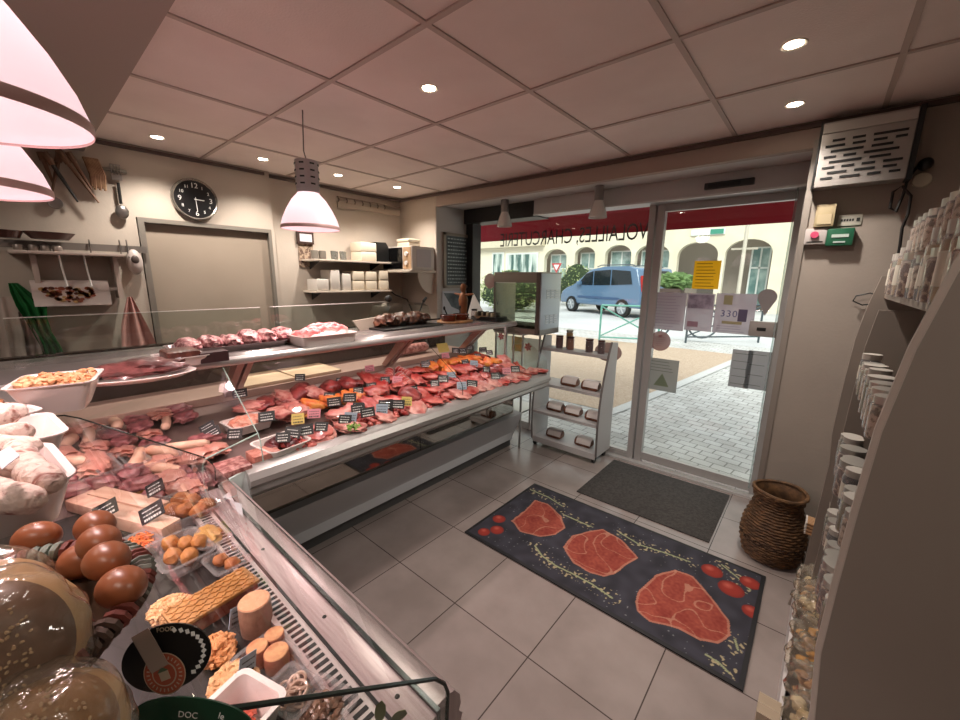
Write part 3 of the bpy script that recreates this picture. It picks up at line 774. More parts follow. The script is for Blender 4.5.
# price tags
def tag_proto(w, h, m, key):
    b = B().box(-w/2, w/2, -.001, .001, 0, h)
    r2 = random.Random(int(w*1000))
    for line in range(3):
        z = h*(.72-.27*line); x = -w*.36
        while x < w*.3:
            L = r2.uniform(.003, .009); b.m(1).box(x, x+L, -.0016, -.0009, z-.0016-(.002 if line == 2 else 0), z+.0016+(.002 if line == 2 else 0)); x += L+.0025
    o = link_mesh('price_tag', b, [m, CHALK if m == CARD else DARK], None, 0); tag(o, '', 'tag'); return proto(key, o)
tag_proto(.075, .052, CARD, 'tagb'); tag_proto(.062, .046, CARD, 'tagb2')
tag_proto(.06, .055, mat('tag_yellow', 'd9c06a', .6), 'tagy'); tag_proto(.065, .05, mat('tag_pink', 'd88a96', .6), 'tagp'); tag_proto(.065, .055, mat('tag_blue', '9aa9b8', .6), 'tagg')
TG = [(240,395,'b'),(214,432,'b2'),(297,383+30,'y'),(313,408,'p'),(334,398,'b'),(349,394,'b'),(357,400,'b2'),(345,412,'b2'),(356,435,'b2'),(316,428,'b'),(290,424,'b'),(309,444,'b2'),(266,413,'b'),
      (358,388,'b2'),(372,383,'b2'),(358,403,'b'),(384,398,'b'),(355,412,'b2'),(381,410,'b'),(373,420,'g'),(388,396,'b2'),(406,400,'b'),(408,411,'g'),(420,399,'y'),(370,370,'p'),(385,378,'b2'),(397,378,'p'),
      (426,364,'b'),(431,362,'b2'),(446,356,'p'),(456,352,'b'),(463,352,'b'),(470,349,'b2'),(435,378,'b2'),(452,372,'g'),(467,381,'g'),(476,378,'b'),(474,362,'g'),(483,350,'b'),(490,352,'b2'),(498,371,'b'),(507,366,'p'),(516,364,'b'),
      (300,380,'b2'),(328,393,'b2'),(340,381,'b2'),(413,384,'b2'),(443,375,'b'),(466,360,'b2'),(478,355,'b2'),(487,365,'b2')]
nm = {'b': 'black chalk price card', 'b2': 'small black chalk price card', 'y': 'yellow paper price card', 'p': 'pink paper price card', 'g': 'pale blue-grey price card'}
for (px, py, k) in TG:
    p = at(px, py, z=.97)
    if not (-2.66 < p.x < -1.78) or not .5 < p.y < 2.85: 
        p.x = min(max(p.x, -2.55), -1.76); p.y = min(max(p.y, .55), 2.8)
    row = min(range(4), key=lambda i: abs(XR_[i]-p.x)); sec = [s for lim, s in SECT if p.y < lim][0]
    lab = f'{nm[k]} standing in the {ROWS[row]}, {sec}'
    put('tag'+k, (p.x, p.y, deckz(p.x)+.055+rnd.uniform(0, .01)), 0, lab, f'{nm[k]}s, {ROWS[row]}, {sec}', rot=(R(-32), rnd.uniform(-.12, .12), R(52)+rnd.uniform(-.25, .25)), sc=(1.0,)*3)
# boards on the ledge
p0, p1, p2, p3 = [at(a, c, z=.96) for a, c in ((262, 388), (298, 380), (345, 374), (318, 364))]
solo('cutting_board', B().box(-2.98, -2.64, 1.17, 1.50, .946, .966, bev=.003), BOARD, 'pale cutting board, right one of two behind the meat display', 'cutting board')
solo('cutting_board', B().box(-2.98, -2.64, .84, 1.155, .946, .966, bev=.003), BOARD, 'pale cutting board, left one of two behind the meat display', 'cutting board')
# rolled roast wrapped on the ledge at the window end
solo('rolled_roast', B().tube([(-2.80, 2.10+.03*k, 1.0) for k in range(14)], [.03]+[.045]*12+[.03], n=14), meat('roast_pale', 'd8a49a', 'a86058', sc=40), 'pale rolled roast lying on the ledge near the window', 'meat')
solo('price_tag', B().prism([(-2.66, 2.52, .95), (-2.64, 2.64, .95), (-2.68, 2.64, 1.03), (-2.70, 2.52, 1.03)], (.002, 0, 0)), MATS['tag_yellow'], 'large cream card on the ledge at the window end of the meat counter', 'tag')
# ================================================================== FOOD IN THE NEAR COUNTER
DZ = .846
def pos(px, py, z=.88):
    p = at(px, py, z=z); return p
def crumbs(b, cx, cy, z, rx, ry, h, n, s=.008, seed=0):
    rr = random.Random(seed)
    for k in range(n):
        a = rr.uniform(0, 2*PI); q = math.sqrt(rr.random()); 
        b.blob((cx+rx*q*math.cos(a), cy+ry*q*math.sin(a), z+h*(1-q*q)+rr.uniform(0, .004)), s*rr.uniform(.6, 1.3), s*rr.uniform(.6, 1.3), s*.8, sub=1, amp=.3, seed=k)
    return b
BROWN = mat('breaded_brown', 'b5713e', .6, col2='8e4e2a', scale=25, bump=.4, bscale=70)
GOLD = mat('golden_fried', 'c28448', .55, col2='a2622e', scale=22, bump=.4, bscale=70)
CRUMB = mat('crumb_orange', 'd99a66', .7, col2='c27a44', scale=30, bump=.5, bscale=80)
CRUMBL = mat('crumb_pale', 'e3b98c', .7, col2='d09a66', scale=40, bump=.5, bscale=80)
HAMP = mat('ham_pink', 'b87468', .4, col2='cf9a8a', scale=10, coat=.3)
HAMD = mat('cured_dark', '6c3238', .45, col2='a8686a', scale=30, coat=.3)
# tub of breaded balls
def tubt(label, px, py, w, d, h, rz, group=None):
    p = pos(px, py); return tray('food_tub', label, (p.x, p.y, DZ+.001), w, d, h, rz, CLEAR, 'tub', group), p
_, p = tubt('clear tub of brown breaded meatballs, nearest the inner corner', 186, 505, .20, .14, .04, .1)
for k, (dx, dy) in enumerate(((-.06, 0), (-.02, .02), (.03, -.01), (.07, .02), (.0, -.035), (.05, .045))):
    solo('breaded_meatball', B().blob((p.x+dx, p.y+dy, DZ+.032), .027, .027, .024, amp=.12, seed=k), BROWN, 'brown breaded meatball in the clear tub nearest the inner corner', 'meatball', 'meatballs in the corner tub')
_, p = tubt('clear tub of golden croquettes in the middle of the near counter', 180, 550, .17, .12, .04, .1)
for k, (dx, dy) in enumerate(((-.055, -.01), (-.02, .02), (.015, -.02), (.05, .01), (.0, .045))):
    solo('golden_croquette', B().blob((p.x+dx, p.y+dy, DZ+.034), .024, .021, .022, amp=.1, seed=k+10), GOLD, 'golden croquette in the middle clear tub', 'croquette', 'croquettes in the middle tub')
_, p = tubt('clear tub of pale yellow gratin behind the croquettes', 208, 533, .13, .08, .03, .1)
solo('yellow_gratin', B().blob((p.x, p.y, DZ+.025), .055, .033, .02, amp=.15, freq=4, seed=4), mat('gratin', 'c89a58', .5, col2='ae7a3c', scale=20, bump=.3, bscale=60), 'pale yellow gratin portion in a clear tub', 'food')
_, p = tubt('clear tub of grated carrot next to the egg basket', 138, 541, .11, .08, .03, .2)
b = B()
for k in range(110):
    a = rnd.uniform(0, PI); c = Vector((p.x+rnd.uniform(-.042, .042), p.y+rnd.uniform(-.028, .028), DZ+rnd.uniform(.012, .032))); d = Vector((math.cos(a), math.sin(a), rnd.uniform(-.2, .2)))*.013
    b.tube([c-d, c+Vector((0, 0, .003)), c+d], .0018, n=4)
solo('grated_carrot', b, mat('carrot', 'd8601e', .5, col2='e8843a', scale=50), 'bright orange grated carrot in a clear tub', 'salad', kind='stuff')
_, p = tubt('clear tub of two small brown patties against the air grille', 226, 558, .10, .08, .03, .1)
for k in (-1, 1): solo('small_patty', B().blob((p.x+.02*k, p.y+.008*k, DZ+.022), .021, .019, .016, amp=.12, seed=k+3), BROWN, 'small brown patty in the tub against the air grille', 'patty', 'patties by the air grille')
# pate en croute with woven crust
a0, a1 = pos(170, 620, .89), pos(250, 573, .89)
t = thing('pastry_loaf', 'long pate in golden pastry with a herringbone woven crust', 'pate', ((a0.x+a1.x)/2, (a0.y+a1.y)/2, DZ), math.atan2(a1.y-a0.y, a1.x-a0.x))
L = (a1-a0).length
part('filling', B().box(-L/2, L/2, -.038, .038, 0, .035, bev=.005), mat('pate_filling', '8e4a34', .5, col2='6b3326', scale=30), t, local=True)
b = B().box(-L/2-.004, L/2+.004, -.042, .042, .034, .044, bev=.004)
for k in range(int(L/.012)):
    for j in range(6):
        x = -L/2+.006+.012*k; y = -.034+.0135*j; s_ = 1 if (k+j) % 2 else -1
        b.box(-.006, .006, -.0022, .0022, 0, .003, mtx=Matrix.Translation((x, y, .0435)) @ Matrix.Rotation(s_*.7, 4, 'Z'))
part('crust', b, mat('pastry_gold', 'b98248', .5, col2='9a6630', scale=20), t, local=True)
# tall terrine cylinder, three small pies
def cyl_food(name, label, px, py, r, h, mt, mside, cat, group=None):
    p = pos(px, py, DZ+h)
    t = thing(name, label, cat, (p.x, p.y, DZ), 0, group)
    part('crust', B().lathe([(0, 0), (r*.95, 0), (r, h*.5), (r*.97, h*.97), (0, h*.97)], n=28), mside, t, local=True)
    part('top', B().lathe([(r*.95, h*.965), (r*.9, h*1.0), (0, h*1.01)], n=28), mt, t, local=True)
cyl_food('goat_cheese_round', 'tall pale round cheese standing by the air grille', 254, 600, .034, .075, mat('cheese_top', 'e0aa86', .6, col2='d49a74', scale=40), mat('cheese_side', 'b08a76', .6, col2='8f6a58', scale=25), 'cheese')
PT, PS = mat('pie_top', 'dca878', .55, col2='b8704a', scale=40), mat('pie_side', 'a8604a', .5, col2='d09078', scale=30)
cyl_food('stuffed_round', 'small round stuffed parcel, front one of three in a clear tub', 257, 646, .021, .042, PT, PS, 'parcel')
cyl_food('stuffed_round', 'small round stuffed parcel, rear one of three in a clear tub', 274, 633, .020, .042, PT, PS, 'parcel')
cyl_food('stuffed_round', 'small round stuffed parcel, largest of three in a clear tub', 276, 651, .024, .040, PT, PS, 'parcel')
p = pos(270, 660); tray('food_tub', 'clear tub holding the three small stuffed parcels', (p.x, p.y, DZ+.0005), .135, .085, .03, .15, CLEAR, 'tub')
p = pos(215, 640, .89); solo('crumble_heap', crumbs(B().blob((p.x, p.y, DZ+.012), .038, .032, .02, amp=.1), p.x, p.y, DZ+.016, .042, .034, .02, 170, .0065, 1), CRUMB, 'orange crumbly salad heap behind the black oval sign', 'salad', kind='stuff')
p = pos(232, 672, .89); solo('crumble_heap', crumbs(B().blob((p.x, p.y, DZ+.012), .045, .038, .02, amp=.1), p.x, p.y, DZ+.016, .05, .04, .02, 220, .006, 2), CRUMBL, 'pale crumbly salad heap beside the white dish', 'salad', kind='stuff')
p = pos(168, 600, .89); solo('crumble_heap', crumbs(B().blob((p.x, p.y, DZ+.012), .04, .035, .02, amp=.1), p.x, p.y, DZ+.016, .045, .04, .02, 160, .007, 5), CRUMBL, 'pale crumbly salad heap next to the woven pastry loaf', 'salad', kind='stuff')
# squid rings, mushrooms
p = pos(292, 688); tray('food_tub', 'clear tub of squid rings beside the air grille', (p.x, p.y, DZ+.0005), .095, .07, .03, .25, CLEAR, 'tub')
b = B()
for k in range(16):
    c = Vector((p.x+rnd.uniform(-.03, .03), p.y+rnd.uniform(-.02, .02), DZ+rnd.uniform(.012, .034))); r_ = rnd.uniform(.008, .016); q = Matrix.Rotation(rnd.uniform(-.7, .7), 3, 'X') @ Matrix.Rotation(rnd.uniform(-.7, .7), 3, 'Y')
    b.tube([c+q @ Vector((r_*math.cos(a), r_*math.sin(a), 0)) for a in [i*PI/8 for i in range(16)]], .0032, n=6, closed=True)
solo('squid_salad', b, mat('squid', 'd8b8a6', .35, col2='b08a78', scale=30, coat=.3), 'pale squid rings piled in a clear tub', 'salad', kind='stuff')
p = pos(322, 703); tray('food_tub', 'clear tub of brown mushrooms at the near end of the air grille', (p.x, p.y, DZ+.0005), .095, .08, .03, .25, CLEAR, 'tub')
solo('mushroom_salad', crumbs(B(), p.x, p.y, DZ+.01, .042, .036, .018, 120, .0075, 3), mat('mushroom', '8a6450', .4, col2='5c3c2e', scale=40, coat=.3), 'brown sliced mushroom salad in the nearest clear tub', 'salad', kind='stuff')
# white dish with red food and spoon
p = pos(256, 712, .90)
tray('deep_dish', 'white square deep dish of red salad at the bottom of the photo', (p.x-.02, p.y-.02, DZ+.001), .11, .10, .065, .3, CERAM, 'dish', flare=.014)
solo('red_salad', crumbs(B(), p.x-.025, p.y-.025, DZ+.018, .035, .03, .015, 90, .008, 4), mat('beet_red', 'a82420', .35, col2='d86a50', scale=40, coat=.4), 'chopped red salad in the white square dish', 'salad', kind='stuff')
# terrine slabs and sliced meats, back part of the near counter
def slab(name, label, px, py, w, d, h, rz, m, cat='terrine', z=.88):
    p = pos(px, py, z); t = link_mesh(name, B().box(-w/2, w/2, -d/2, d/2, 0, h, bev=.006), m, None, 35); t.location = (p.x, p.y, DZ+.001); t.rotation_euler = (0, 0, rz); return tag(t, label, cat)
PALE = mat('terrine_pale', 'cf9f88', .4, col2='dfb8a0', scale=6, stretch=(1, 8, 1), coat=.3)
PALE2 = mat('terrine_cream', 'dcae98', .4, col2='c08a78', scale=30, coat=.3)
slab('terrine_loaf', 'long pale terrine loaf, front one of two beside the black cards', 137, 518, .30, .06, .045, .42, PALE)
slab('terrine_loaf', 'long pale terrine loaf, rear one of two beside the black cards', 128, 500, .32, .055, .045, .42, PALE)
slab('terrine_loaf', 'short mottled terrine behind the carrot tub', 92, 500, .14, .08, .04, .4, PALE2)
slab('cheese_wedge', 'yellow wedge of cheese in the rear of the near counter', 140, 480, .09, .07, .03, .3, mat('cheese_yellow', 'd6a03e', .5, col2='c08a2c', scale=10), 'cheese')
slab('cheese_wedge', 'pale yellow slab on the rear shelf by the corner', 137, 440, .22, .10, .03, .5, mat('slab_yellow', 'd6b07a', .5, col2='c49a60', scale=8), 'cheese', .93)
# mixed charcuterie behind the glass corner
CH = ['sliced ham fold', 'cured sausage slice pile', 'dark cured meat piece', 'pale sausage']
ci = 0
mk('hamfold', 'ham_slices', '', 'charcuterie', B().blob((0, 0, .016), .065, .04, .022, amp=.3, freq=3, seed=11, flat=.6), HAMP)
mk('cured', 'cured_meat', '', 'charcuterie', B().blob((0, 0, .018), .06, .042, .024, amp=.25, freq=2.5, seed=12, flat=.6), HAMD)
mk('whsaus', 'pale_sausage', '', 'sausage', B().tube([(x, .012*math.cos(x*14), .02) for x in [-.08+.016*k for k in range(11)]], [.008]+[.02]*9+[.008], n=12), PAL)
zones = [('along the far edge behind the corner glass', 'far'), ('between the terrine loaves and the corner glass', 'mid'), ('behind the terrine loaves', 'rear')]
r3 = random.Random(21)
for gi in range(9):
    for gj in range(8):
        x = -1.72-.115*gi+r3.uniform(-.02, .02); y = .49-.095*gj+r3.uniform(-.015, .015)
        if x > -1.86 and (y < .16 or y > .33): continue
        if y > .36 and x < -2.15 and x > -2.35: continue
        if x < -2.60 or (x > -2.0 and abs(y-.08) < .05 and x > -1.9): continue
        key = r3.choice(['hamfold', 'cured', 'whsaus', 'cured', 'hamfold'])
        zn = zones[0] if y > .2 else zones[1] if x > -2.05 else zones[2]
        nm_ = {'hamfold': 'folded pink ham slices', 'cured': 'dark marbled cured meat', 'whsaus': 'pale cooked sausage'}[key]
        zz = max(DZ, deckz(x))+.004
        put(key, (x, y, zz), 0, f'{nm_} {zn[0]}', f'{nm_} {zn[0]}', rot=(r3.uniform(-.15, .15), r3.uniform(-.15, .15), r3.uniform(-1, 1)+.4), sc=(r3.uniform(.95, 1.25),)*3)
for gi, (px, py, l) in enumerate(((185, 487, 'folded pink ham slices lying behind the breaded meatballs'), (170, 478, 'cooked ham slices left of the glass corner'), (160, 470, 'pale sausage left of the glass corner'), (200, 480, 'dark cured meat directly under the glass corner'))):
    p = pos(px, py, .88)
    put(['hamfold', 'hamfold', 'whsaus', 'cured'][gi], (p.x, p.y, DZ+.012), 0, l, None, rot=(0, 0, .5), sc=(1.1,)*3)
for px, py, w_, d_, l in ((88, 470, .22, .16, 'clear tray under the cured meats beside the white bowls'), (120, 462, .20, .15, 'clear tray under the ham behind the terrine loaves'), (150, 456, .22, .16, 'clear tray under the meats by the yellow slab')):
    p = pos(px, py, .90); tray('food_tub', l, (p.x, p.y, max(DZ, deckz(p.x))+.001), w_, d_, .045, .1, CLEAR, 'tub')
# diamond-shaped price cards in the near counter
for i, (px, py, l) in enumerate(((105, 507, 'black chalk card leaning on the rear terrine loaf'), (152, 509, 'black chalk card between terrine loaves and breaded meatballs'), (155, 484, 'small black card by the yellow cheese wedge'), (213, 430, 'black chalk card behind the glass corner'), (208, 425, 'grey card tilted behind the glass corner'))):
    p = pos(px, py, .94)
    put('tagb' if i != 2 else 'tagb2', (p.x, p.y, .905), 0, l, None, rot=(R(-40), R(-28), R(60)), sc=(.95,)*3)
for i, (px, py, l) in enumerate(((235, 612, 'clear-backed grey card stuck beside the tall round cheese'), (245, 662, 'clear-backed grey card stuck beside the stuffed parcels'))):
    p = pos(px, py, .91); put('tagg', (p.x, p.y, .875), 0, l, None, rot=(R(-10), R(25), R(120)), sc=(.7,)*3)
p = pos(385, 712, 1.0)
t = thing('leaf_sprig', 'green leaves sticking up behind the near end glass', 'leaves', (at(385, 735, y=.30).x, .30, .93))
for (px, py, a) in ((380, 712, .2), (399, 716, .55)):
    c = at(px, py, y=.30); b = B()
    e1 = Vector((math.sin(a), 0, math.cos(a))); e2 = e1.orthogonal().normalized()
    pts = [c+e1*(.030*s)+e2*(.009*math.sqrt(max(0, 1-s*s)))*sg for sg, rng in ((1, [-1, -.6, -.2, .2, .6, 1]), (-1, [.6, .2, -.2, -.6])) for s in rng]
    b.prism(pts, (0, .001, 0)); part('leaf', b, mat('olive_leaf', '6f7a3e', .5), t)
b = B(); c = at(392, 728, y=.30); b.cyl((c.x, .30, .88), (c.x, .30, c.z), .002); part('stem', b, MATS['olive_leaf'], t)
# price strip card on the ledge
solo('label_strip', B().poly([at(170+72, 504, z=.905), at(243, 517, z=.905), at(229, 492, z=.905), at(222, 497, z=.905)]), PAPER, 'white printed label strip at the inner end of the front ledge', 'label', smooth=0)

# ================================================================== ON THE NEAR SHELF
SZ = 1.2625
# egg basket
bx, by = -.54, -.066
bt = thing('egg_basket', 'round woven basket full of brown eggs on the near shelf', 'basket', (bx, by, SZ))
WICK = mat('wicker_grey_brown', '5a463c', .7, col2='8f9a90', scale=18, lo=.45, hi=.6, bump=.3)
WRED = mat('wicker_red', '7a3a30', .6)
b = B().lathe([(0, 0), (.07, 0), (.10, .03), (.114, .055), (.108, .055), (.066, .006), (0, .006)], n=40)
for k in range(9):
    z = .004+.006*k; r_ = .073+.040*k/8
    b.tube([(r_*math.cos(a)+.003*math.cos(a)*math.sin(a*16+k*PI), r_*math.sin(a)+.003*math.sin(a)*math.sin(a*16+k*PI), z) for a in [i*PI/40 for i in range(80)]], .0045, n=6, closed=True)
part('weave', b, mat('wicker_dark', '3f2c22', .7, col2='6b4a36', scale=25), bt, local=True)
b = B()
for k in range(76):
    a = 2*PI*k/76
    b.m(1 if k % 5 in (0, 1) else 0).tube([(.113*math.cos(a)+.009*math.cos(a)*math.cos(q)+.002*math.sin(q), .113*math.sin(a)+.009*math.sin(a)*math.cos(q), .058+.008*math.sin(q)) for q in [i*PI/4 for i in range(8)]], .0040, n=6, closed=True)
part('rim', b, [WICK, WRED], bt, local=True)
EGG = mat('egg_brown', 'a0603f', .35, col2='945334', scale=3)
egg = B().lathe([(0, -.030)]+[(.0235*math.sin(t)*(1+.12*math.cos(t)), -.030*math.cos(t)) for t in [PI*i/14 for i in range(1, 14)]]+[(0, .030)], n=24)
o = link_mesh('egg', egg, EGG, None, 80); tag(o, '', 'egg'); proto('egg', o)
for (px, py, z_, rz_, l) in ((96, 527, 1.335, .5, 'brown egg at the back of the basket'), (100, 543, 1.340, .5, 'second brown egg from the back of the basket'), (108, 561, 1.343, .5, 'third brown egg from the back of the basket'), (123, 587, 1.335, .6, 'largest-looking brown egg at the front of the basket'), (84, 560, 1.318, 1.0, 'brown egg half hidden by the bun bag'), (38, 538, 1.33, 1.0, 'brown egg beyond the bun bags, mostly hidden')):
    c = at(px, py, z=z_); put('egg', c, 0, l, None, rot=(R(80), 0, rz_+R(75)), sc=(.82,)*3)
# bags of sesame buns
BUN = mat('bun_brown', '5c3a22', .5, col2='7e5432', scale=6, coat=.15, lo=.4, hi=.7); BUNL = mat('bun_pale', 'c4a070', .6, col2='b48a5c', scale=8); SES = mat('sesame', 'b0906a', .5)
BUNG = mat('bun_golden', '946a3c', .5, col2='74502c', scale=6, coat=.15)
FILM = glassmat('plastic_film', 'fbfaf6', 1.5, rough=.12, opac=.07, ocol='e8dcc8', bump=.5, bscale=26)
def bun(label, c, r_, nrm, bag_label, mt):
    t = thing('sesame_bun', label, 'bun', c)
    q = Vector(nrm).normalized().to_track_quat('Z', 'Y'); t.rotation_mode = 'QUATERNION'; t.rotation_quaternion = q
    b = B().lathe([(0, 0), (r_*.8, .002), (r_*.98, .010), (r_, .020), (r_*.97, .028)], n=40); part('base', b, BUNL, t, local=True, smooth=70)
    top = [(r_*.97, .026), (r_*.96, .034), (r_*.88, .046), (r_*.7, .056), (r_*.4, .063), (0, .065)]
    part('top_crust', B().lathe(top, n=40), mt, t, local=True, smooth=70)
    b = B(); rr = random.Random(int(r_*1000)+int(c[2]*100))
    for k in range(230):
        a = rr.uniform(0, 2*PI); s_ = math.sqrt(rr.random())*.86; rad = r_*s_
        z = .0655-.022*s_**3.2
        b.blob((rad*math.cos(a), rad*math.sin(a), z), .0017, .0011, .0009, sub=1, amp=0, mtx=Matrix.Rotation(rr.uniform(0, PI), 4, 'Z'))
    ss = part('sesame_seeds', b, SES, t, local=True); ss['kind'] = 'stuff'
    t2 = thing('plastic_bag', bag_label, 'bag', c); t2.rotation_mode = 'QUATERNION'; t2.rotation_quaternion = q
    part('film', B().blob((0, 0, .034), r_*1.16, r_*1.16, .046, sub=5, amp=.05, freq=2.6, seed=int(c[2]*100)), FILM, t2, local=True, smooth=180)
back = -_f
c = at(28, 634, t=.345); bun('sesame bun facing out of the upper plastic bag', c, .056, (back.x+.15, back.y+.15, back.z+.15), 'clear plastic bag around the upper sesame bun', BUN)
c = at(60, 742, t=.315); bun('sesame bun in the lower plastic bag at the bottom edge', c, .050, (back.x+.1, back.y+.35, back.z+.5), 'clear plastic bag around the lower sesame bun', BUNG)
c = at(-2, 628, t=.42); bun('pale bun behind the upper bag, seen at its rim', c, .066, (back.x+.2, back.y+.1, back.z+.7), 'clear plastic bag behind the upper sesame bun', BUNL)
# oval advertising signs
def oval(name, label, c, ex, ey, rx, ry, m, cat='sign'):
    M = frame(c, ex, ey)
    t = thing(name, label, cat, c)
    pts = [M @ Vector((rx*math.cos(a), ry*math.sin(a), 0)) for a in [i*PI/24 for i in range(48)]]
    part('board', B().prism(pts, M.to_3x3() @ Vector((0, 0, -.0015))), m, t, smooth=0)
    return t, M
c = at(166, 658, t=.40)
ex = (_r2*.93+_u2*.36); ey = (_u2*.93-_r2*.36)
SB = mat('sign_black', '141312', .35); SR = mat('sign_label_red', 'b85a40', .5); SC = mat('sign_cream', 'c9b49a', .6)
t, M = oval('oval_sign', 'black oval product sign with a round red emblem and white diamonds', c, ex, ey, .047, .033, SB)
b = B()
for k in range(22):
    a = -1.0+k*.19
    if a > 1.25: break
    p = Vector((.0405*math.cos(a), .0270*math.sin(a), .0006)); q = Matrix.Translation(p) @ Matrix.Rotation(a+PI/4, 4, 'Z')
    b.box(-.0022, .0022, -.0018, .0018, 0, .0004, mtx=M @ q)
part('diamonds', b, CHALK, t, smooth=0)
b = B()
o_ = Vector((-.006, -.014, 0))
def disc(b, r_, z): b.poly([M @ (o_+Vector((r_*math.cos(a), r_*math.sin(a), z))) for a in [i*PI/20 for i in range(40)]])
disc(b.m(0), .0215, .0010); disc(b.m(1), .0205, .0012); disc(b.m(0), .0125, .0014); disc(b.m(1), .0112, .0016)
b.m(0).box(-.005, .005, -.006, .003, .0017, .0019, mtx=M @ Matrix.Translation(o_)); b.m(2).prism([M @ (o_+Vector((x, y, .0019))) for x, y in ((-.006, .003), (0, .008), (.006, .003))], M.to_3x3() @ Vector((0, 0, .0002)))
for i, ch in enumerate('GOURMANDS'):
    a = PI/2+.95-i*.24
    text_bm(b.m(0), ch, .0062, M @ Matrix.Translation(o_+Vector((.0146*math.cos(a), .0146*math.sin(a), .0013))) @ Matrix.Rotation(a-PI/2, 4, 'Z'), .0001) if False else None
for i in range(26):
    a = i*2*PI/26
    b.m(0).box(-.0006, .0006, -.0016, .0016, .0013, .0014, mtx=M @ Matrix.Translation(o_+Vector((.0165*math.cos(a), .0165*math.sin(a), 0))) @ Matrix.Rotation(a-PI/2, 4, 'Z'))
part('emblem', b, [SC, SR, mat('sign_green_dark', '5a6a50', .6)], t, smooth=0, label='round red and cream emblem')
b = B(); text_bm(b, 'FOOD', .0065, M @ Matrix.Translation((.010, .0255, .0006)) @ Matrix.Rotation(-.25, 4, 'Z'), .0001); part('lettering', b, SC, t, smooth=0)
part('tape', B().box(-.018, .002, -.006, .036, .0022, .0026, mtx=M @ Matrix.Rotation(.15, 4, 'Z')), glassmat('shiny_tape', 'f0d8d0', 2, rough=.15, opac=.45, ocol='e8d4c4'), t, smooth=0)
c = at(192, 722, t=.36)
t, M = oval('oval_sign', 'dark green oval sign with small white lettering at the bottom edge', c, _r2*.995-_u2*.1, _u2*.995+_r2*.1, .056, .022, mat('sign_green_board', '0d3a26', .35))
b = B(); text_bm(b, 'DOC', .008, M @ Matrix.Translation((-.004, .004, .0006)), .0001); text_bm(b, 'le', .008, M @ Matrix.Translation((.026, .006, .0006)) @ Matrix.Rotation(-.2, 4, 'Z'), .0001)
part('lettering', b, CHALK, t, smooth=0)
part('oval_patch', B().poly([M @ Vector((-.016+.022*math.cos(a), -.010+.010*math.sin(a), .0005)) for a in [i*PI/16 for i in range(32)]]), mat('patch_grey', '8f938a', .5), t, smooth=0)
# white bowls of dry sausages
SAUC = mat('dry_sausage_floury', 'd8c2b6', .85, col2='8e5e52', scale=42, lo=.50, hi=.66, bump=.9, bscale=55, distort=1.0)
NET = mat('dry_sausage_netting', 'cfc0b6', .8, col2='8a6a60', scale=45, lo=.45, hi=.55, bump=.6, bscale=60)
def wbowl(label, cx, cy, w, d, h, rz, z=SZ):
    return tray('white_bowl', label, (cx, cy, z), w, d, h, rz, CERAM, 'bowl', flare=.02)
pc = at(75, 478, z=SZ+.07)
wbowl('white porcelain bowl heaped with dry sausages, nearest of the row', pc.x-.105, pc.y-.135, .22, .25, .07, .10)
wbowl('white porcelain bowl behind the nearest bowl of dry sausages', pc.x-.37, pc.y-.125, .20, .25, .065, .10)
def ds(label, p0, p1, r_, m=SAUC, grp=None):
    p0 = Vector(p0); p1 = Vector(p1); n = 12; d = p1-p0; s_ = d.cross(Vector((0, 0, 1))).normalized()
    pts = [p0+d*(k/n)+s_*.010*math.sin(PI*k/n) for k in range(n+1)]
    rr = [r_*.35, r_*.85]+[r_*(1+.03*math.sin(k*2.1)) for k in range(n-3)]+[r_*.85, r_*.35]
    solo('dry_sausage', B().tube(pts, rr, n=18), m, label, 'sausage', grp, smooth=60)
ds('thick floury dry sausage at the front of the nearest bowl', at(-30, 478, z=1.345), at(42, 502, z=1.335), .021)
ds('twisted floury dry sausage leaning over the bowl rim', at(18, 445, z=1.36), at(58, 486, z=1.345), .020)
ds('floury dry sausage lying on top, left of the paper label', at(-20, 455, z=1.37), at(28, 468, z=1.355), .016)
ds('round-ended dry sausage at the back of the nearest bowl', at(-25, 438, z=1.35), at(40, 446, z=1.35), .017)
ds('pinkish dry sausage laid across the second bowl', at(-30, 440, z=1.35), at(34, 430, z=1.36), .020)
ds('pinkish dry sausage at the far side of the second bowl', at(-30, 425, z=1.36), at(12, 414, z=1.36), .019)
ds('short netted dry sausage behind the second bowl', at(-20, 410, z=1.34), at(26, 411, z=1.34), .020, NET)
q = at(9, 457, z=1.405)
pts = [at(a, c_, z=1.405) for a, c_ in ((-6, 455), (10, 447), (20, 456), (2, 470))]
b = B().prism(pts, (0, 0, .001))
solo('paper_label', b, PAPER, 'white printed label wrapped on a floury dry sausage', 'label', smooth=0)
p = at(18, 408, z=1.31)
tray('serving_tray', 'small white tray of sliced pate at the far end of the near shelf', (p.x-.02, p.y-.06, SZ), .15, .16, .04, .3)
solo('pate_slice', B().box(p.x-.07, p.x+.04, p.y-.10, p.y-.02, SZ+.01, SZ+.065, bev=.01), meat('pate_brown', '8e5a36', 'c07a6a', sc=10), 'brown pate slice with pink rim behind the dry sausages', 'pate')
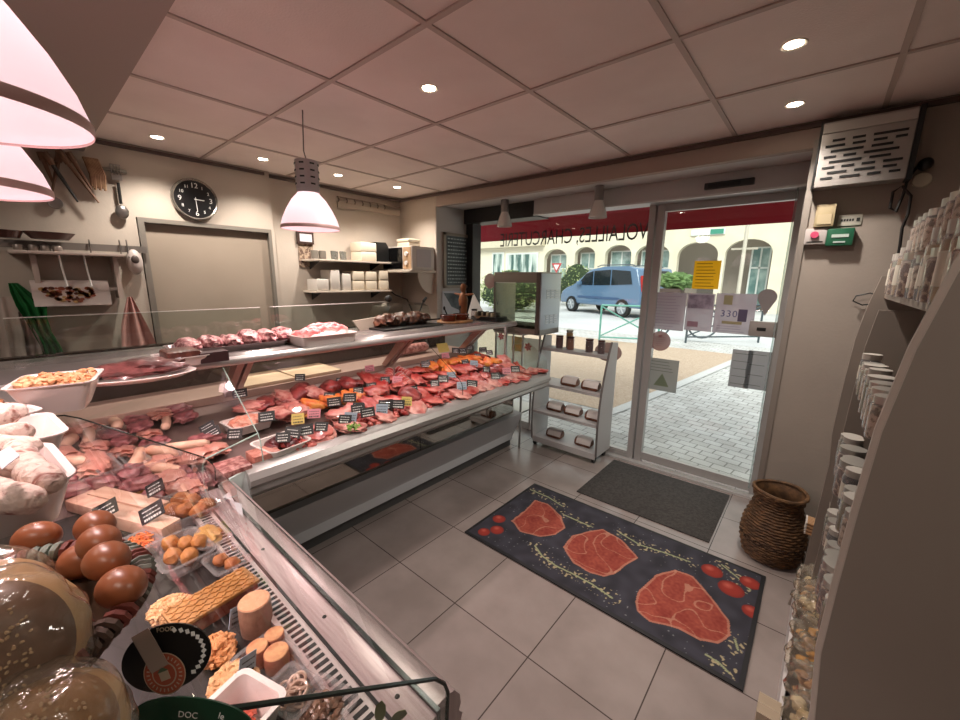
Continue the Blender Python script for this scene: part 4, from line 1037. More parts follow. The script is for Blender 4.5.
# white cracklings bowl at the shelf corner
P = [at(12, 377, z=1.36), at(101, 369, z=1.36)]
mid = (P[0]+P[1])/2; ang = math.atan2((P[1]-P[0]).y, (P[1]-P[0]).x)
bw = (P[1]-P[0]).length*.92
o = link_mesh('white_bowl', tray_bm(bw, .19, .085, flare=.03), CERAM, None, 35); nrm = Vector((-math.sin(ang), math.cos(ang), 0))
ctr = at(57, 376, z=1.355)
o.location = (ctr.x, ctr.y-.0, 1.263); o.rotation_euler = (0, 0, ang); tag(o, 'wide white bowl of pork cracklings on the corner shelf', 'bowl')
CRK = mat('crackling', 'b0744a', .55, col2='d0a078', scale=20, bump=.4, bscale=50)
b = B(); rr = random.Random(5)
for k in range(230):
    q = Matrix.Rotation(ang, 4, 'Z') @ Vector((rr.uniform(-.42, .42)*bw, rr.uniform(-.07, .07), 0)); e = 1-abs(rr.uniform(-1, 1))
    b.blob((ctr.x+q.x, ctr.y+q.y, 1.333+.020*rr.random()), .010, .009, .007, sub=2, amp=.35, freq=2, seed=k)
solo('pork_cracklings', b, CRK, 'golden pork cracklings filling the wide white bowl', 'snack', kind='stuff')

# ================================================================== ON THE MEAT COUNTER SHELF
def shelf_at(px, py): return at(px, py, z=1.28)
BLK = mat('tray_black', '1d1a1a', .3)
p = shelf_at(135, 374); 
o = link_mesh('oval_platter', B().lathe([(0, 0), (.5, 0), (.62, .016), (.60, .018), (.48, .006), (0, .006)], n=32, sx=.19, sy=.30, mtx=Matrix.Rotation(-.25, 4, 'Z')), CERAM, None, 50); o.location = (p.x, p.y, 1.263); o.rotation_euler = (0, 0, 0)
tag(o, 'oval white platter of dark dried meat beside the cracklings', 'platter')
solo('dried_meat', B().blob((p.x+.01, p.y+.02, 1.298), .075, .14, .035, amp=.16, freq=3, seed=15, flat=.5), meat('dried_dark', '4e2626', '7a4644', sc=25), 'dark dried meat joint on the oval white platter', 'meat')
p = shelf_at(182, 360)
tray('serving_tray', 'white tray with dark sliced meat and a paper sign', (p.x-.01, p.y, 1.263), .18, .16, .04, .1)
solo('sliced_meat', B().box(p.x-.09, p.x+.06, p.y-.06, p.y+.06, 1.275, 1.325, bev=.012), meat('dark_brown_meat', '4a2620', '6e3e34', sc=30), 'dark brown sliced meat in the white tray with paper sign', 'meat')
a0 = shelf_at(170, 372)
solo('paper_sign', B().prism([at(168, 371, z=1.275), at(180, 368, z=1.275), at(181, 357, z=1.315), at(170, 360, z=1.315)], (-.002, 0, 0)), PAPER, 'small white paper sign in front of the dark sliced meat', 'sign', smooth=0)
solo('tray_box', B().box(p.x+.01, p.x+.07, p.y+.05, p.y+.16, 1.264, 1.31, bev=.004), mat('dark_box', '3a2224', .5), 'small dark box right of the paper sign', 'box')
# long steel tray of sausages
TRS = mat('steel_tray', '9a8e8e', .3, .7)
p0 = shelf_at(203, 362); p1 = shelf_at(292, 345)
o = link_mesh('long_tray', tray_bm(.24, (p1-p0).length+.04, .03), TRS, None, 35); o.location = (-2.34, (p0.y+p1.y)/2, 1.263); tag(o, 'long steel tray of marbled sliced sausage on the meat counter shelf', 'tray')
MARB = meat('marbled_sausage', '8a4a50', 'd8a8a4', sc=55)
b = B(); y = p0.y+.0
for k in range(6):
    yy = .50+.09*k
    solo('marbled_sausage', B().blob((-2.34, yy+.02, 1.302), .10, .052, .034+.006*(k % 2)+(.012 if k > 2 else 0), amp=.15, freq=3, seed=30+k, flat=.6), MARB, 'marbled purple-pink sausage portion heaped in the long steel tray', 'sausage', 'marbled sausage portions in the long steel tray')
solo('wrapped_cut', B().blob((-2.30, 1.03, 1.295), .055, .05, .03, amp=.15, seed=44), PORK, 'pink meat cut at the right end of the long steel tray', 'meat')
# white tray with pink bones/ribs
p = shelf_at(326, 340)
tray('serving_tray', 'white rectangular tray piled with pink raw ribs on the counter shelf', (p.x-.06, p.y, 1.263), .26, .34, .055, 0)
RIB = meat('rib_pink', 'd4696c', 'f0a8a4', sc=30)
for k in range(9):
    a = rnd.uniform(-.5, .5); c = Vector((p.x-.06+rnd.uniform(-.05, .05), p.y-.10+.025*k, 1.315+.03*math.exp(-((k-6)/2.5)**2)))
    d = Vector((math.sin(a+.6)*.05, math.cos(a+.6)*.07, rnd.uniform(-.006, .012)))
    solo('raw_rib', B().tube([c-d, c-d*.5+Vector((0, 0, .01)), c, c+d*.5+Vector((0, 0, .012)), c+d], [.010, .018, .02, .018, .009], n=10), RIB, 'pink raw rib piled in the white rectangular tray', 'meat', 'raw ribs in the white rectangular tray')
# folded white paper by the guard
solo('paper_stack', B().prism([at(353, 321, x=-2.5), at(367, 340, x=-2.5), at(388, 337, x=-2.5), at(384, 316, x=-2.5)], (-.02, 0, .0)), mat('paper_cream', 'b3a898', .8), 'cream paper sheet standing behind the counter shelf', 'paper', smooth=0)
# cloche with roasts
p = at(402, 332, z=1.28)
cx, cy = -2.55, 1.94
t = thing('glass_cloche', 'clear domed cover with black knob over dark roast meats', 'cover', (cx, cy, 1.263))
part('tray', B().box(cx-.10, cx+.24, cy-.28, cy+.30, 1.263, 1.275, bev=.004), BLK, t)
part('dome', B().prism([(cx-.09, cy-.22, 1.276), (cx-.07, cy-.16, 1.42), (cx-.02, cy-.08, 1.45), (cx-.02, cy+.10, 1.45), (cx-.07, cy+.20, 1.42), (cx-.09, cy+.26, 1.276)], (.24, 0, 0)), GLASS, t, smooth=0)
part('knob', B().blob((cx, cy-.06, 1.478), .028, .028, .026, amp=0), BLACK, t)
DRK = meat('roast_dark_brown', '4a2a20', '7a4e3a', sc=25)
for k in range(7):
    solo('roast_meat', B().blob((cx+.07+rnd.uniform(-.02, .02), cy-.19+.068*k, 1.315+.014*(k % 2)), .075, .052, .044, amp=.2, seed=60+k), DRK, 'dark brown roasted meat piece under the clear cover', 'meat', 'roast meats under the clear cover')
solo('serving_tongs', B().tube([(cx+.08, cy+.18, 1.36), (cx+.05, cy+.26, 1.46)], .006).tube([(cx+.055, cy+.25, 1.45), (cx+.03, cy+.30, 1.475)], .012), BLACK, 'black handled serving tool leaning right of the clear cover', 'utensil')
# terracotta dishes on a wooden board
TER = mat('terracotta', '5c1f14', .25, coat=.4); WB = mat('light_wood', 'a8794e', .5, col2='8c5f38', scale=6, stretch=(6, 1, 1))
cx, cy = -2.42, 2.49
t = thing('wooden_board', 'small wooden board carrying brown dishes near the window', 'board', (cx, cy, 1.263)); part('board', B().lathe([(0, 0), (.15, 0), (.155, .008), (.15, .016), (0, .016)], c=(cx, cy, 1.263), n=28, sx=.9, sy=1.15), WB, t)
for k, (dx, dy, l) in enumerate(((0, -.085, 'left glazed brown dish on the wooden board'), (.0, .07, 'right glazed brown dish on the wooden board'))):
    t = thing('glazed_dish', l, 'dish', (cx+dx, cy+dy, 1.28))
    part('dish', B().lathe([(0, 0), (.058, 0), (.074, .045), (.070, .05), (.055, .008), (0, .008)], c=(cx+dx, cy+dy, 1.28), n=28), TER, t)
    part('contents', B().blob((cx+dx, cy+dy, 1.316), .062, .062, .012, amp=.2, freq=4, seed=k), mat('olives', '1f1a14', .3), t)
    solo('dish_spoon', B().cyl((cx+dx-.01, cy+dy, 1.32), (cx+dx-.03, cy+dy-.02+.04*k, 1.385), .006).blob((cx+dx-.03, cy+dy-.02+.04*k, 1.385), .010, .010, .018, amp=0, sub=2), BLACK, f'dark spoon handle sticking out of the {"right" if k else "left"} glazed brown dish', 'spoon')
# wooden figure and jars behind
cx, cy = -2.52, 2.70
FIG = mat('figure_wood', '7a4426', .5, col2='9a643c', scale=10)
t = thing('wooden_figure', 'brown carved wooden figure with outstretched arms beside the window', 'figurine', (cx, cy, 1.263))
part('body', B().lathe([(0, 0), (.05, 0), (.052, .02), (.03, .05), (.038, .12), (.045, .18), (.03, .235), (.016, .25), (.026, .27), (.028, .30), (.018, .325), (0, .33)], c=(cx, cy, 1.263), n=20), FIG, t)
part('arms', B().tube([(cx-.09, cy-.02, 1.50), (cx-.03, cy, 1.49), (cx+.03, cy, 1.49), (cx+.10, cy+.03, 1.50)], [.008, .012, .012, .008]), FIG, t)
t = thing('spice_jar', 'small glass jar with dark lid in front of the wooden figure', 'jar', (cx+.12, cy+.02, 1.263))
part('glass', B().lathe([(0, 0), (.03, 0), (.032, .07), (.026, .085), (.026, .09)], c=(cx+.12, cy+.02, 1.263), n=20), CLEAR, t); part('lid', B().lathe([(.028, .088), (.028, .104), (0, .104)], c=(cx+.12, cy+.02, 1.263), n=20), BLACK, t)
t = thing('round_dish', 'cream and brown round dish right of the wooden figure', 'dish', (cx+.14, cy+.14, 1.263)); part('bowl', B().lathe([(0, 0), (.05, 0), (.075, .04), (.07, .042), (.045, .006), (0, .006)], c=(cx+.14, cy+.10, 1.263), n=24), mat('cream_brown', 'c09a74', .4), t)
t = thing('packet_holder', 'black tray of small packets at the window end of the shelf', 'tray', (cx+.20, cy+.14, 1.263))
part('tray', B().box(-2.46, -2.16, 2.74, 2.90, 1.263, 1.30, bev=.004), BLK, t)
for k in range(8):
    solo('small_packet', B().box(-2.44+.032*k, -2.418+.032*k, 2.77+.01*(k % 3), 2.83+.01*(k % 2), 1.30, 1.335+.008*(k % 2), bev=.003), [mat('packet_cream', 'b8a88c', .5), mat('packet_dark', '3c342c', .5)][k % 2], ['small cream packet in the black tray by the window', 'small dark packet in the black tray by the window'][k % 2], 'packet', ['cream packets in the black tray', 'dark packets in the black tray'][k % 2])
t = thing('paper_cone', 'white paper standing sheet behind the wooden figure', 'paper', (-2.45, 2.93, 1.263))
part('sheet', B().prism([(-2.66, 2.90, 1.263), (-2.44, 2.95, 1.263), (-2.60, 2.93, 1.50)], (0, .002, 0)), mat('paper_white', 'd8d6d2', .7), t, smooth=0)
# ================================================================== LEFT WALL
XW = XL+.06
# clock
cc = at(195.5, 199.5, x=XW+.03)
t = thing('wall_clock', 'round black wall clock with white numerals above the tan panel', 'clock', (XW, cc.y, cc.z))
RC = .148
MX = frame((XW+.034, cc.y, cc.z), (0, 1, 0), (0, 0, 1))
rim = B().lathe([(RC-.016, .03), (RC-.008, .036), (RC, .028), (RC, 0), (RC-.016, 0)], n=48, mtx=frame((XW+.002, cc.y, cc.z), (0, 1, 0), (0, 0, 1)))
part('rim', rim, mat('clock_rim', 'a8a29a', .25, .8), t)
part('dial', B().lathe([(0, -.004), (RC-.012, -.004), (RC-.012, -.02), (0, -.02)], n=48, mtx=MX), mat('dial_black', '0e0d0f', .4), t)
b = B()
for k in range(1, 13):
    a = PI/2-k*PI/6; big = k in (12, 3, 6, 9); s_ = .05 if big else .03
    b = B(); text_bm(b, str(k), s_, MX @ Matrix.Translation((.098*math.cos(a), .098*math.sin(a)-s_*.35, 0)), .0005); part('numeral', b, CHALK, t, smooth=0)
part('hour_hand', B().box(-.003, .003, -.01, .055, .001, .002, mtx=MX @ Matrix.Rotation(-R(93), 4, 'Z')), CHALK, t)
part('minute_hand', B().box(-.002, .002, -.015, .085, .002, .003, mtx=MX @ Matrix.Rotation(-R(178), 4, 'Z')), CHALK, t)
# ladle
MET = mat('utensil_metal', '8f8a86', .3, .9)
a0, a1 = at(115, 168, x=XW+.03), at(122, 212, x=XW+.03)
t = thing('hanging_ladle', 'long black-handled ladle hanging from a wall hook', 'utensil', (XW+.03, a0.y, a0.z))
part('hook_plate', B().box(XW, XW+.02, a0.y-.06, a0.y+.06, a0.z-.02, a0.z+.0, bev=.003), mat('hook_grey', '8a857c', .5, .3), t)
h = B(); 
for k in range(4): h.tube([(XW+.03, a0.y-.022+.015*k, a0.z+.02), (XW+.032, a0.y-.022+.015*k, a0.z-.04)], .003, n=5)
h.box(XW+.026, XW+.034, a0.y-.026, a0.y+.027, a0.z-.075, a0.z-.04).box(XW+.026, XW+.034, a0.y-.026, a0.y+.027, a0.z+.018, a0.z+.024)
part('fork_head', h, MET, t)
m0 = at(118, 183, x=XW+.03); m1 = at(121, 204, x=XW+.03)
part('handle', B().tube([m0, m1], .009), BLACK, t)
part('bowl', B().blob((XW+.035, a1.y, a1.z), .018, .036, .045, amp=0), MET, t)
# old wooden-handled butcher's tools
WT = mat('old_wood', '5e4232', .6, col2='7c5a44', scale=10)
for i, (p_, q_, l) in enumerate((((40, 152), (54, 185), 'leftmost dark tool hanging behind the pink lamps'), ((60, 152), (52, 192), 'second dark tool crossing behind the pink lamps'), ((44, 152), (78, 202), 'long thin sharpening rod crossing two tools'), ((68, 152), (92, 190), 'wooden-handled tool with red tip'), ((58, 150), (99, 203), 'long thin spike hanging between the tools'))):
    a = at(*p_, x=XW+.03+.01*i); c = at(*q_, x=XW+.03+.01*i)
    t = thing('butcher_tool', l, 'tool', a)
    part('shaft', B().tube([a, a.lerp(c, .5), c], [.012, .010, .005]), WT if i != 2 else DARK, t)
    part('grip', B().tube([a, a.lerp(c, .25)], .017), WT, t)
c = at(55, 203, x=XW+.02); solo('round_strainer', B().lathe([(0, 0), (.033, .002), (.036, .012), (.033, .016), (0, .006)], n=28, mtx=frame(c, (0, 1, 0), (0, 0, 1))), MET, 'dark round strainer hanging below the pink lamps', 'utensil')
# garland of dried sausages / cord bundle
b = B()
for k in range(9):
    y0_, z0_ = at(84+1.6*k, 160, x=XW+.05).y, at(90, 158, x=XW+.05).z
    b.tube([(XW+.05, y0_, z0_), (XW+.07, y0_+.02, z0_-.10), (XW+.06, y0_+.015, z0_-.17-.01*(k % 3))], [.008, .011, .006], n=7)
solo('dried_bundle', b, mat('bundle_brown', '6e4a36', .8, col2='9a7a5c', scale=20), 'brown bundle of dried stalks hanging beside the tools', 'bundle')
# rail with hooks and white shelf rack
a, c = at(-60, 240, x=XW+.04), at(146, 243, x=XW+.04)
t = thing('utensil_rail', 'long grey metal rail fixed along the left wall', 'rail', (XW, a.y, a.z))
part('bar', B().box(XW+.03, XW+.04, a.y, c.y, a.z-.022, a.z+.022), mat('rail_dull', '77706a', .5, .5), t)
for px in (90, 120, 127):
    p = at(px, 246, x=XW+.05); part('hook', B().tube([(XW+.045, p.y, p.z+.04), (XW+.055, p.y, p.z), (XW+.05, p.y, p.z-.06), (XW+.07, p.y, p.z-.075)], .004, n=6), MET, t)
RK = mat('rack_beige', 'b3a298', .5)
p0 = at(8, 251, x=XW+.13); p1 = at(122, 254, x=XW+.13); p2 = at(118, 298, x=XW+.13)
t = thing('wall_rack', 'beige metal rack with paper roll holder on the left wall', 'rack', (XW, p0.y, p2.z))
part('shelf', B().box(XW, XW+.20, p0.y, p1.y, p0.z-.012, p0.z+.006, bev=.003), RK, t)
for y in (p0.y+.09, p1.y-.04): part('side_arm', B().box(XW+.01, XW+.14, y-.012, y+.012, p2.z, p0.z-.01), RK, t)
part('roll_bar', B().cyl((XW+.10, p0.y+.08, p2.z+.06), (XW+.10, p1.y-.03, p2.z+.06), .012), WHITE, t)
for y in (.5, .72):
    yy = p0.y+(p1.y-p0.y)*y-.05; part('support_rod', B().tube([(XW+.16, yy, p0.z-.01), (XW+.17, yy+.01, p2.z+.08)], .005), WHITE, t)
r0, r1 = at(30, 285, x=XW+.12), at(108, 285, x=XW+.12)
zc = p2.z+.06
t = thing('paper_roll', 'wide paper roll with a brown printed picture on the rack', 'paper roll', (XW+.10, r0.y, zc))
part('roll', B().cyl((XW+.10, r0.y, zc), (XW+.10, r1.y, zc), .055, n=28).box(XW+.150, XW+.153, r0.y, r1.y, zc-.10, zc+.01), mat('roll_paper', 'c3b6b0', .7), t)
b = B()
for k in range(70):
    a = rnd.uniform(PI, 2*PI); q = math.sqrt(rnd.random()); yy = (r0.y+r1.y)/2-.01+.12*q*math.cos(a); zz = zc+.01+.085*q*math.sin(a)
    s_ = rnd.uniform(.004, .012); b.m(k % 3).poly([(XW+.156, yy+s_*math.cos(w_)*1.4, zz+s_*math.sin(w_)) for w_ in [i*PI/4 for i in range(8)]])
part('print', b, [mat('print_brown', '8a4a34', .8), mat('print_tan', 'b08a5a', .8), mat('print_dark', '5a3024', .8)], t, smooth=0, label='brown printed picture of food')
# bowls and rolls on top of the rack
for i, (px, py, w_, l) in enumerate(((8, 235, .05, 'dark oval dish at the left end of the rack'), (50, 237, .09, 'long dark brown dish with handles on the rack'))):
    p = at(px, py, x=XW+.10)
    solo('baking_dish', B().lathe([(0, 0), (.7, 0), (1, .04), (.95, .042), (.65, .008), (0, .008)], c=(0, 0, 0), n=28, sx=.06, sy=w_*1.25, mtx=Matrix.Translation((XW+.10, p.y, p.z-.015))), mat('dish_brown', '3c1f18', .35, coat=.3), l, 'dish')
for i, (px, l) in enumerate(((18, 'leftmost coiled tin under the dishes'), (33, 'second coiled tin under the dishes'), (45, 'third coiled tin under the dishes'), (57, 'rightmost coiled tin under the dishes'))):
    p = at(px, 245, x=XW+.12)
    solo('small_tin', B().lathe([(0, 0), (.02, 0), (.022, .006), (.022, .030), (.018, .036), (0, .034)], n=20, mtx=Matrix.Translation((XW+.10, p.y, p0.z+.006))), mat('tin_grey', '8a7f78', .4, .5), l, 'tin')
# white dispenser hanging, sharpener
p = at(135, 262, x=XW+.05)
t = thing('wall_dispenser', 'small white oval dispenser beside the tan panel frame', 'dispenser', (XW, p.y, p.z))
part('shell', B().blob((XW+.04, p.y, p.z), .04, .045, .085, amp=0), mat('dispenser_white', 'b8aca6', .4), t)
part('opening', B().blob((XW+.073, p.y, p.z+.015), .012, .022, .03, amp=0), mat('dispenser_hole', '4a3e3a', .5), t)
# cloths
def cloth(name, label, pts, m, cat='cloth', folds=7, seed=0, x=XW+.06):
    """hanging pleated cloth: rows of (left px, right px, py)"""
    b = B(); rows = []
    for i, (l, r, py) in enumerate(pts):
        row = []
        for k in range(25):
            u = k/24; p = at(l+(r-l)*u, py, x=x)
            row.append(b.bm.verts.new((x+.025*math.sin(u*folds*2*PI+seed+i*.35)*(min(1, .3+i*.25)), p.y, p.z)))
        rows.append(row)
    for a, c in zip(rows, rows[1:]):
        for k in range(24): b.bm.faces.new((a[k], a[k+1], c[k+1], c[k]))
    solo(name, b, m, label, cat, smooth=180)
cloth('hand_towel', 'pink towel hanging in a cone from a hook by the panel', [(127, 132, 297), (124, 139, 310), (121, 147, 325), (121, 155, 342), (122, 164, 362), (130, 168, 380)], mat('towel_pink', 'c09088', .9, col2='b08078', scale=10), 'towel', 2)
cloth('green_cloth', 'dark green cloth hanging over the white aprons', [(8, 18, 283), (10, 30, 292), (16, 47, 306), (24, 47, 318), (32, 52, 332), (40, 60, 345), (46, 68, 362)], mat('cloth_green', '1c7a3a', .9, col2='125a28', scale=8), 'cloth', 3, 1)
cloth('white_apron', 'white apron hanging at the left edge of the photo', [(-40, 12, 297), (-45, 18, 312), (-50, 24, 335), (-55, 30, 380), (-55, 34, 430)], mat('apron_white', 'b5a89e', .9, col2='a3968c', scale=6), 'apron', 5, 2, x=XW+.09)
cloth('white_apron', 'second white apron, half behind the green cloth', [(14, 28, 312), (14, 36, 325), (14, 44, 345), (14, 52, 400)], MATS['apron_white'], 'apron', 3, 3, x=XW+.04)
# framed notice / hanging sign between panel and shelves
p0, p1 = at(297, 231, x=XL+.03), at(308, 244, x=XL+.03); p2 = at(312, 264, x=XL+.03)
t = thing('hanging_notice', 'small dark-framed notice with patterned strip below on the left wall', 'notice', (XL, p0.y, p2.z))
part('frame', B().box(XL+.002, XL+.03, p0.y, p1.y+.06, p1.z, p0.z), mat('notice_brown', '3a241c', .5), t)
part('card', B().box(XL+.03, XL+.033, p0.y+.02, p1.y+.04, p1.z+.02, p0.z-.02), PAPER, t)
part('strip', B().box(XL+.002, XL+.012, p0.y+.01, p1.y+.055, p2.z-.03, p1.z), mat('strip_pattern', 'a08c78', .8, col2='5a4438', scale=40, lo=.45, hi=.55), t)
# two shelves with tubs
SH = mat('shelf_white', 'c9bdae', .5)
ys0, ys1 = at(307, 262, x=XL+.12).y, at(384, 262, x=XL+.12).y
zu = at(385, 262, x=XL+.24).z; zl = at(385, 290, x=XL+.24).z
for z, l in ((zu, 'upper white wall shelf with stacked tubs and glasses'), (zl, 'lower white wall shelf packed with tubs')):
    t = thing('wall_shelf', l, 'shelf', (XL, ys0, z))
    part('board', B().box(XL, XL+.25, ys0, ys1, z-.018, z, bev=.003), SH, t)
    for y in (ys0+.08, ys1-.1): part('bracket', B().prism([(XL, y, z-.018), (XL+.18, y, z-.018), (XL, y, z-.09)], (0, .01, 0)), DARK, t)
TUBM = mat('tub_cream', 'd8cbb6', .5); TUBM2 = mat('tub_white', 'cdc6bd', .4)
def tub(label, y, z, w, h, m, g=None, x=XL+.13, d=.2, lines=3):
    b = B()
    for k in range(lines):
        zz = z+h*k/lines; b.box(x-d/2, x+d/2, y-w/2, y+w/2, zz+.001, zz+h/lines-.001, bev=min(w*.14, .012))
    return solo('food_tub', b, m, label, 'tub', g)
W_ = ys1-ys0
for k, (u, w_, h, l) in enumerate(((.10, .11, .085, 'short rounded tub, leftmost on the lower shelf'), (.25, .09, .15, 'tall white tub, second on the lower shelf'), (.39, .085, .125, 'third white tub on the lower shelf'), (.545, .12, .145, 'fourth wide tub on the lower shelf'), (.72, .12, .145, 'fifth wide tub on the lower shelf'), (.90, .11, .155, 'rightmost tub on the lower shelf'))):
    tub(l, ys0+W_*u, zl, w_*1.06, h*1.3, TUBM2 if k < 3 else TUBM, lines=1 if k < 3 else 2)
tub('stack of cream lidded tubs on the upper shelf', ys0+W_*.70, zu, .18, .185, TUBM, lines=2)
solo('black_bag', B().prism([(XL+.05, ys0+W_*.80, zu+.195), (XL+.05, ys0+W_*.96, zu+.20), (XL+.05, ys0+W_*1.0, zu+.15), (XL+.05, ys0+W_*1.0, zu+.001), (XL+.05, ys0+W_*.84, zu+.001)], (.16, 0, 0)), BLACK, 'black bag leaning at the right end of the upper shelf', 'bag')
TUMB = glassmat('tumbler_glass', 'd8d8d4', 1.5, opac=.25, ocol='a8a8a4')
for k in range(4):
    c = (XL+.14-.05*(k % 2), ys0+W_*(.30+.055*k), zu)
    solo('drinking_glass', B().lathe([(0, 0), (.022, 0), (.028, .085), (.026, .085), (.02, .004), (0, .004)], c=c, n=18), TUMB, 'clear drinking glass in the row on the upper shelf', 'glass', 'drinking glasses on the upper shelf')
for k in range(2):
    c = (XL+.14, ys0+W_*(.08+.09*k), zu)
    solo('dark_jar', B().lathe([(0, 0), (.032, 0), (.034, .07), (.03, .08), (0, .08)], c=c, n=18), mat('jar_dark_grey', '6a645c', .3), ['dark grey jar, leftmost on the upper shelf', 'dark grey jar next to the drinking glasses'][k], 'jar')
# hook rail high on the wall
a, c = at(338, 203, x=XL+.05), at(397, 216, x=XL+.05)
t = thing('hook_rail', 'high beige rail with hooks near the ceiling corner', 'rail', (XL, a.y, a.z))
part('bar', B().box(XL+.03, XL+.045, a.y, 2.93, a.z-.035, a.z+.02), mat('rail_beige', 'a39484', .5), t)
part('top_bar', B().box(XL+.03, XL+.05, a.y, 2.93, a.z+.055, a.z+.065), mat('rail_beige_dark', '7a6a5c', .5), t)
for k in range(7):
    y = a.y+.09*k; part('hook', B().tube([(XL+.05, y, a.z+.06), (XL+.07, y, a.z+.03), (XL+.06, y, a.z+.01)], .006, n=6), mat('hook_dark', '5a4a40', .4, .5), t)
# microwave on its bracket shelf
mx0, mx1, my0, my1 = -3.66, -3.18, 2.65, 2.955
mz0, mz1 = at(405, 270, y=my0).z, at(405, 246, y=my0).z
t = thing('microwave_oven', 'white microwave oven with black door on a corner shelf', 'microwave', ((mx0+mx1)/2, (my0+my1)/2, mz0))
part('case', B().box(mx0, mx1, my0, my1, mz0, mz1, bev=.006), mat('microwave_white', 'cfc6bc', .4), t)
part('door', B().box(mx0+.01, mx0+.33, my0-.012, my0, mz0+.012, mz1-.012, bev=.003), mat('microwave_black', '0c0c0d', .12), t)
k_ = part('control_panel', B().box(mx0+.345, mx1-.01, my0-.006, my0, mz0+.012, mz1-.012), mat('panel_tan', 'b99878', .4), t)
part('dial', B().cyl((mx1-.075, my0-.006, mz0+.07), (mx1-.075, my0-.024, mz0+.07), .022), WHITE, k_); part('dial', B().cyl((mx1-.075, my0-.006, mz0+.16), (mx1-.075, my0-.024, mz0+.16), .022), WHITE, k_)
part('side_vent', B().box(mx1, mx1+.003, my0+.06, my1-.05, mz0+.03, mz1-.03), mat('vent_lilac', 'b8b0b0', .5), t)
t = thing('corner_shelf', 'thin shelf with curved bracket under the microwave', 'shelf', (-3.45, 2.8, mz0-.03))
part('board', B().box(-3.74, -3.165, 2.60, 2.965, mz0-.025, mz0-.001, bev=.004), SH, t)
part('bracket', B().prism([(-3.2, 2.96, mz0-.03)]+[(-3.2, 2.96-.22*math.cos(a), mz0-.03-.22*math.sin(a)) for a in [i*PI/16 for i in range(9)]], (-.012, 0, 0)), SH, t)
t = thing('lidded_box', 'cream lidded food box standing on the microwave', 'box', (-3.42, 2.80, mz1))
part('box', B().box(-3.52, -3.32, 2.73, 2.88, mz1, mz1+.05, bev=.008), TUBM, t); part('lid', B().box(-3.525, -3.315, 2.725, 2.885, mz1+.051, mz1+.085, bev=.012), TUBM, t)
solo('power_cable', B().tube([(-3.70, 2.62, mz0-.03), (-3.68, 2.66, 1.55), (-3.60, 2.75, 1.45), (-3.52, 2.85, 1.40), (-3.50, 2.90, 1.27)], .008, n=6), BLACK, 'dark cable hanging below the microwave shelf', 'cable')
# chalkboard and poster on the reveal
def reveal_pt(px, py): return at(px, py, x=-3.155)
q = [reveal_pt(a, c_) for a, c_ in ((443, 232), (469, 236), (468, 291), (443, 288))]
ya, yb = q[0].y, min(q[1].y, YG-.05); za, zb = q[3].z, q[0].z
t = thing('chalkboard', 'tall framed chalkboard covered in white writing beside the window', 'chalkboard', (-3.155, (ya+yb)/2, za))
part('frame', B().box(-3.157, -3.135, ya, yb, za, za+.03).box(-3.157, -3.135, ya, yb, zb-.03, zb).box(-3.157, -3.135, ya, ya+.03, za, zb).box(-3.157, -3.135, yb-.03, yb, za, zb), mat('chalk_frame', '8e8374', .5), t)
part('slate', B().box(-3.157, -3.145, ya+.03, yb-.03, za+.03, zb-.03), mat('slate', '333b3c', .6, col2='50595a', scale=6), t)
b = B(); r5 = random.Random(2)
for k in range(13):
    z = zb-.06-(zb-za-.12)*k/12; y = ya+.06
    while y < yb-.07:
        L = r5.uniform(.012, .035); b.box(-3.144, -3.143, y, y+L, z-.006, z+.006); y += L+.012
part('writing', b, mat('chalk_grey', 'a9b3b0', .9), t, smooth=0)
za2 = reveal_pt(450, 312).z; zb2 = reveal_pt(450, 291).z
t = thing('grey_poster', 'grey and white picture poster under the chalkboard', 'poster', (-3.155, (ya+yb)/2, za2))
part('sheet', B().box(-3.158, -3.152, ya-.02, yb, za2-.12, zb2), mat('poster_white', 'bcbcc2', .7), t)
part('picture', B().prism([(-3.151, ya, zb2-.02), (-3.151, yb-.05, zb2-.03), (-3.151, yb-.07, za2-.02), (-3.151, ya+.12, za2+.06)], (.001, 0, 0)), mat('poster_dark', '3c4448', .7, col2='6a7478', scale=8), t, smooth=0)

# ================================================================== LAMPS
SHADE = bpy.data.materials.new('shade_pink'); SHADE.use_nodes = True
nt = SHADE.node_tree; nt.nodes.clear(); o_ = nt.nodes.new('ShaderNodeOutputMaterial'); d_ = nt.nodes.new('ShaderNodeBsdfDiffuse'); d_.inputs[0].default_value = lin('e6d6d8')
tr = nt.nodes.new('ShaderNodeBsdfTranslucent'); tr.inputs[0].default_value = lin('f2e2e6'); m_ = nt.nodes.new('ShaderNodeMixShader'); m_.inputs[0].default_value = .45
gl = nt.nodes.new('ShaderNodeBsdfGlossy'); gl.inputs['Roughness'].default_value = .2; m2_ = nt.nodes.new('ShaderNodeMixShader'); m2_.inputs[0].default_value = .06
e_ = nt.nodes.new('ShaderNodeEmission'); e_.inputs[0].default_value = lin('ffe8ee'); e_.inputs[1].default_value = .34; ad = nt.nodes.new('ShaderNodeAddShader')
nt.links.new(d_.outputs[0], m_.inputs[1]); nt.links.new(tr.outputs[0], m_.inputs[2]); nt.links.new(m_.outputs[0], m2_.inputs[1]); nt.links.new(gl.outputs[0], m2_.inputs[2])
nt.links.new(m2_.outputs[0], ad.inputs[0]); nt.links.new(e_.outputs[0], ad.inputs[1]); nt.links.new(ad.outputs[0], o_.inputs[0])
LCYL = mat('lamp_cylinder', 'b0a8aa', .4, .3); BULB = mat('bulb_glow', 'ffffff', .5, emis='ffd8d8', es=8)
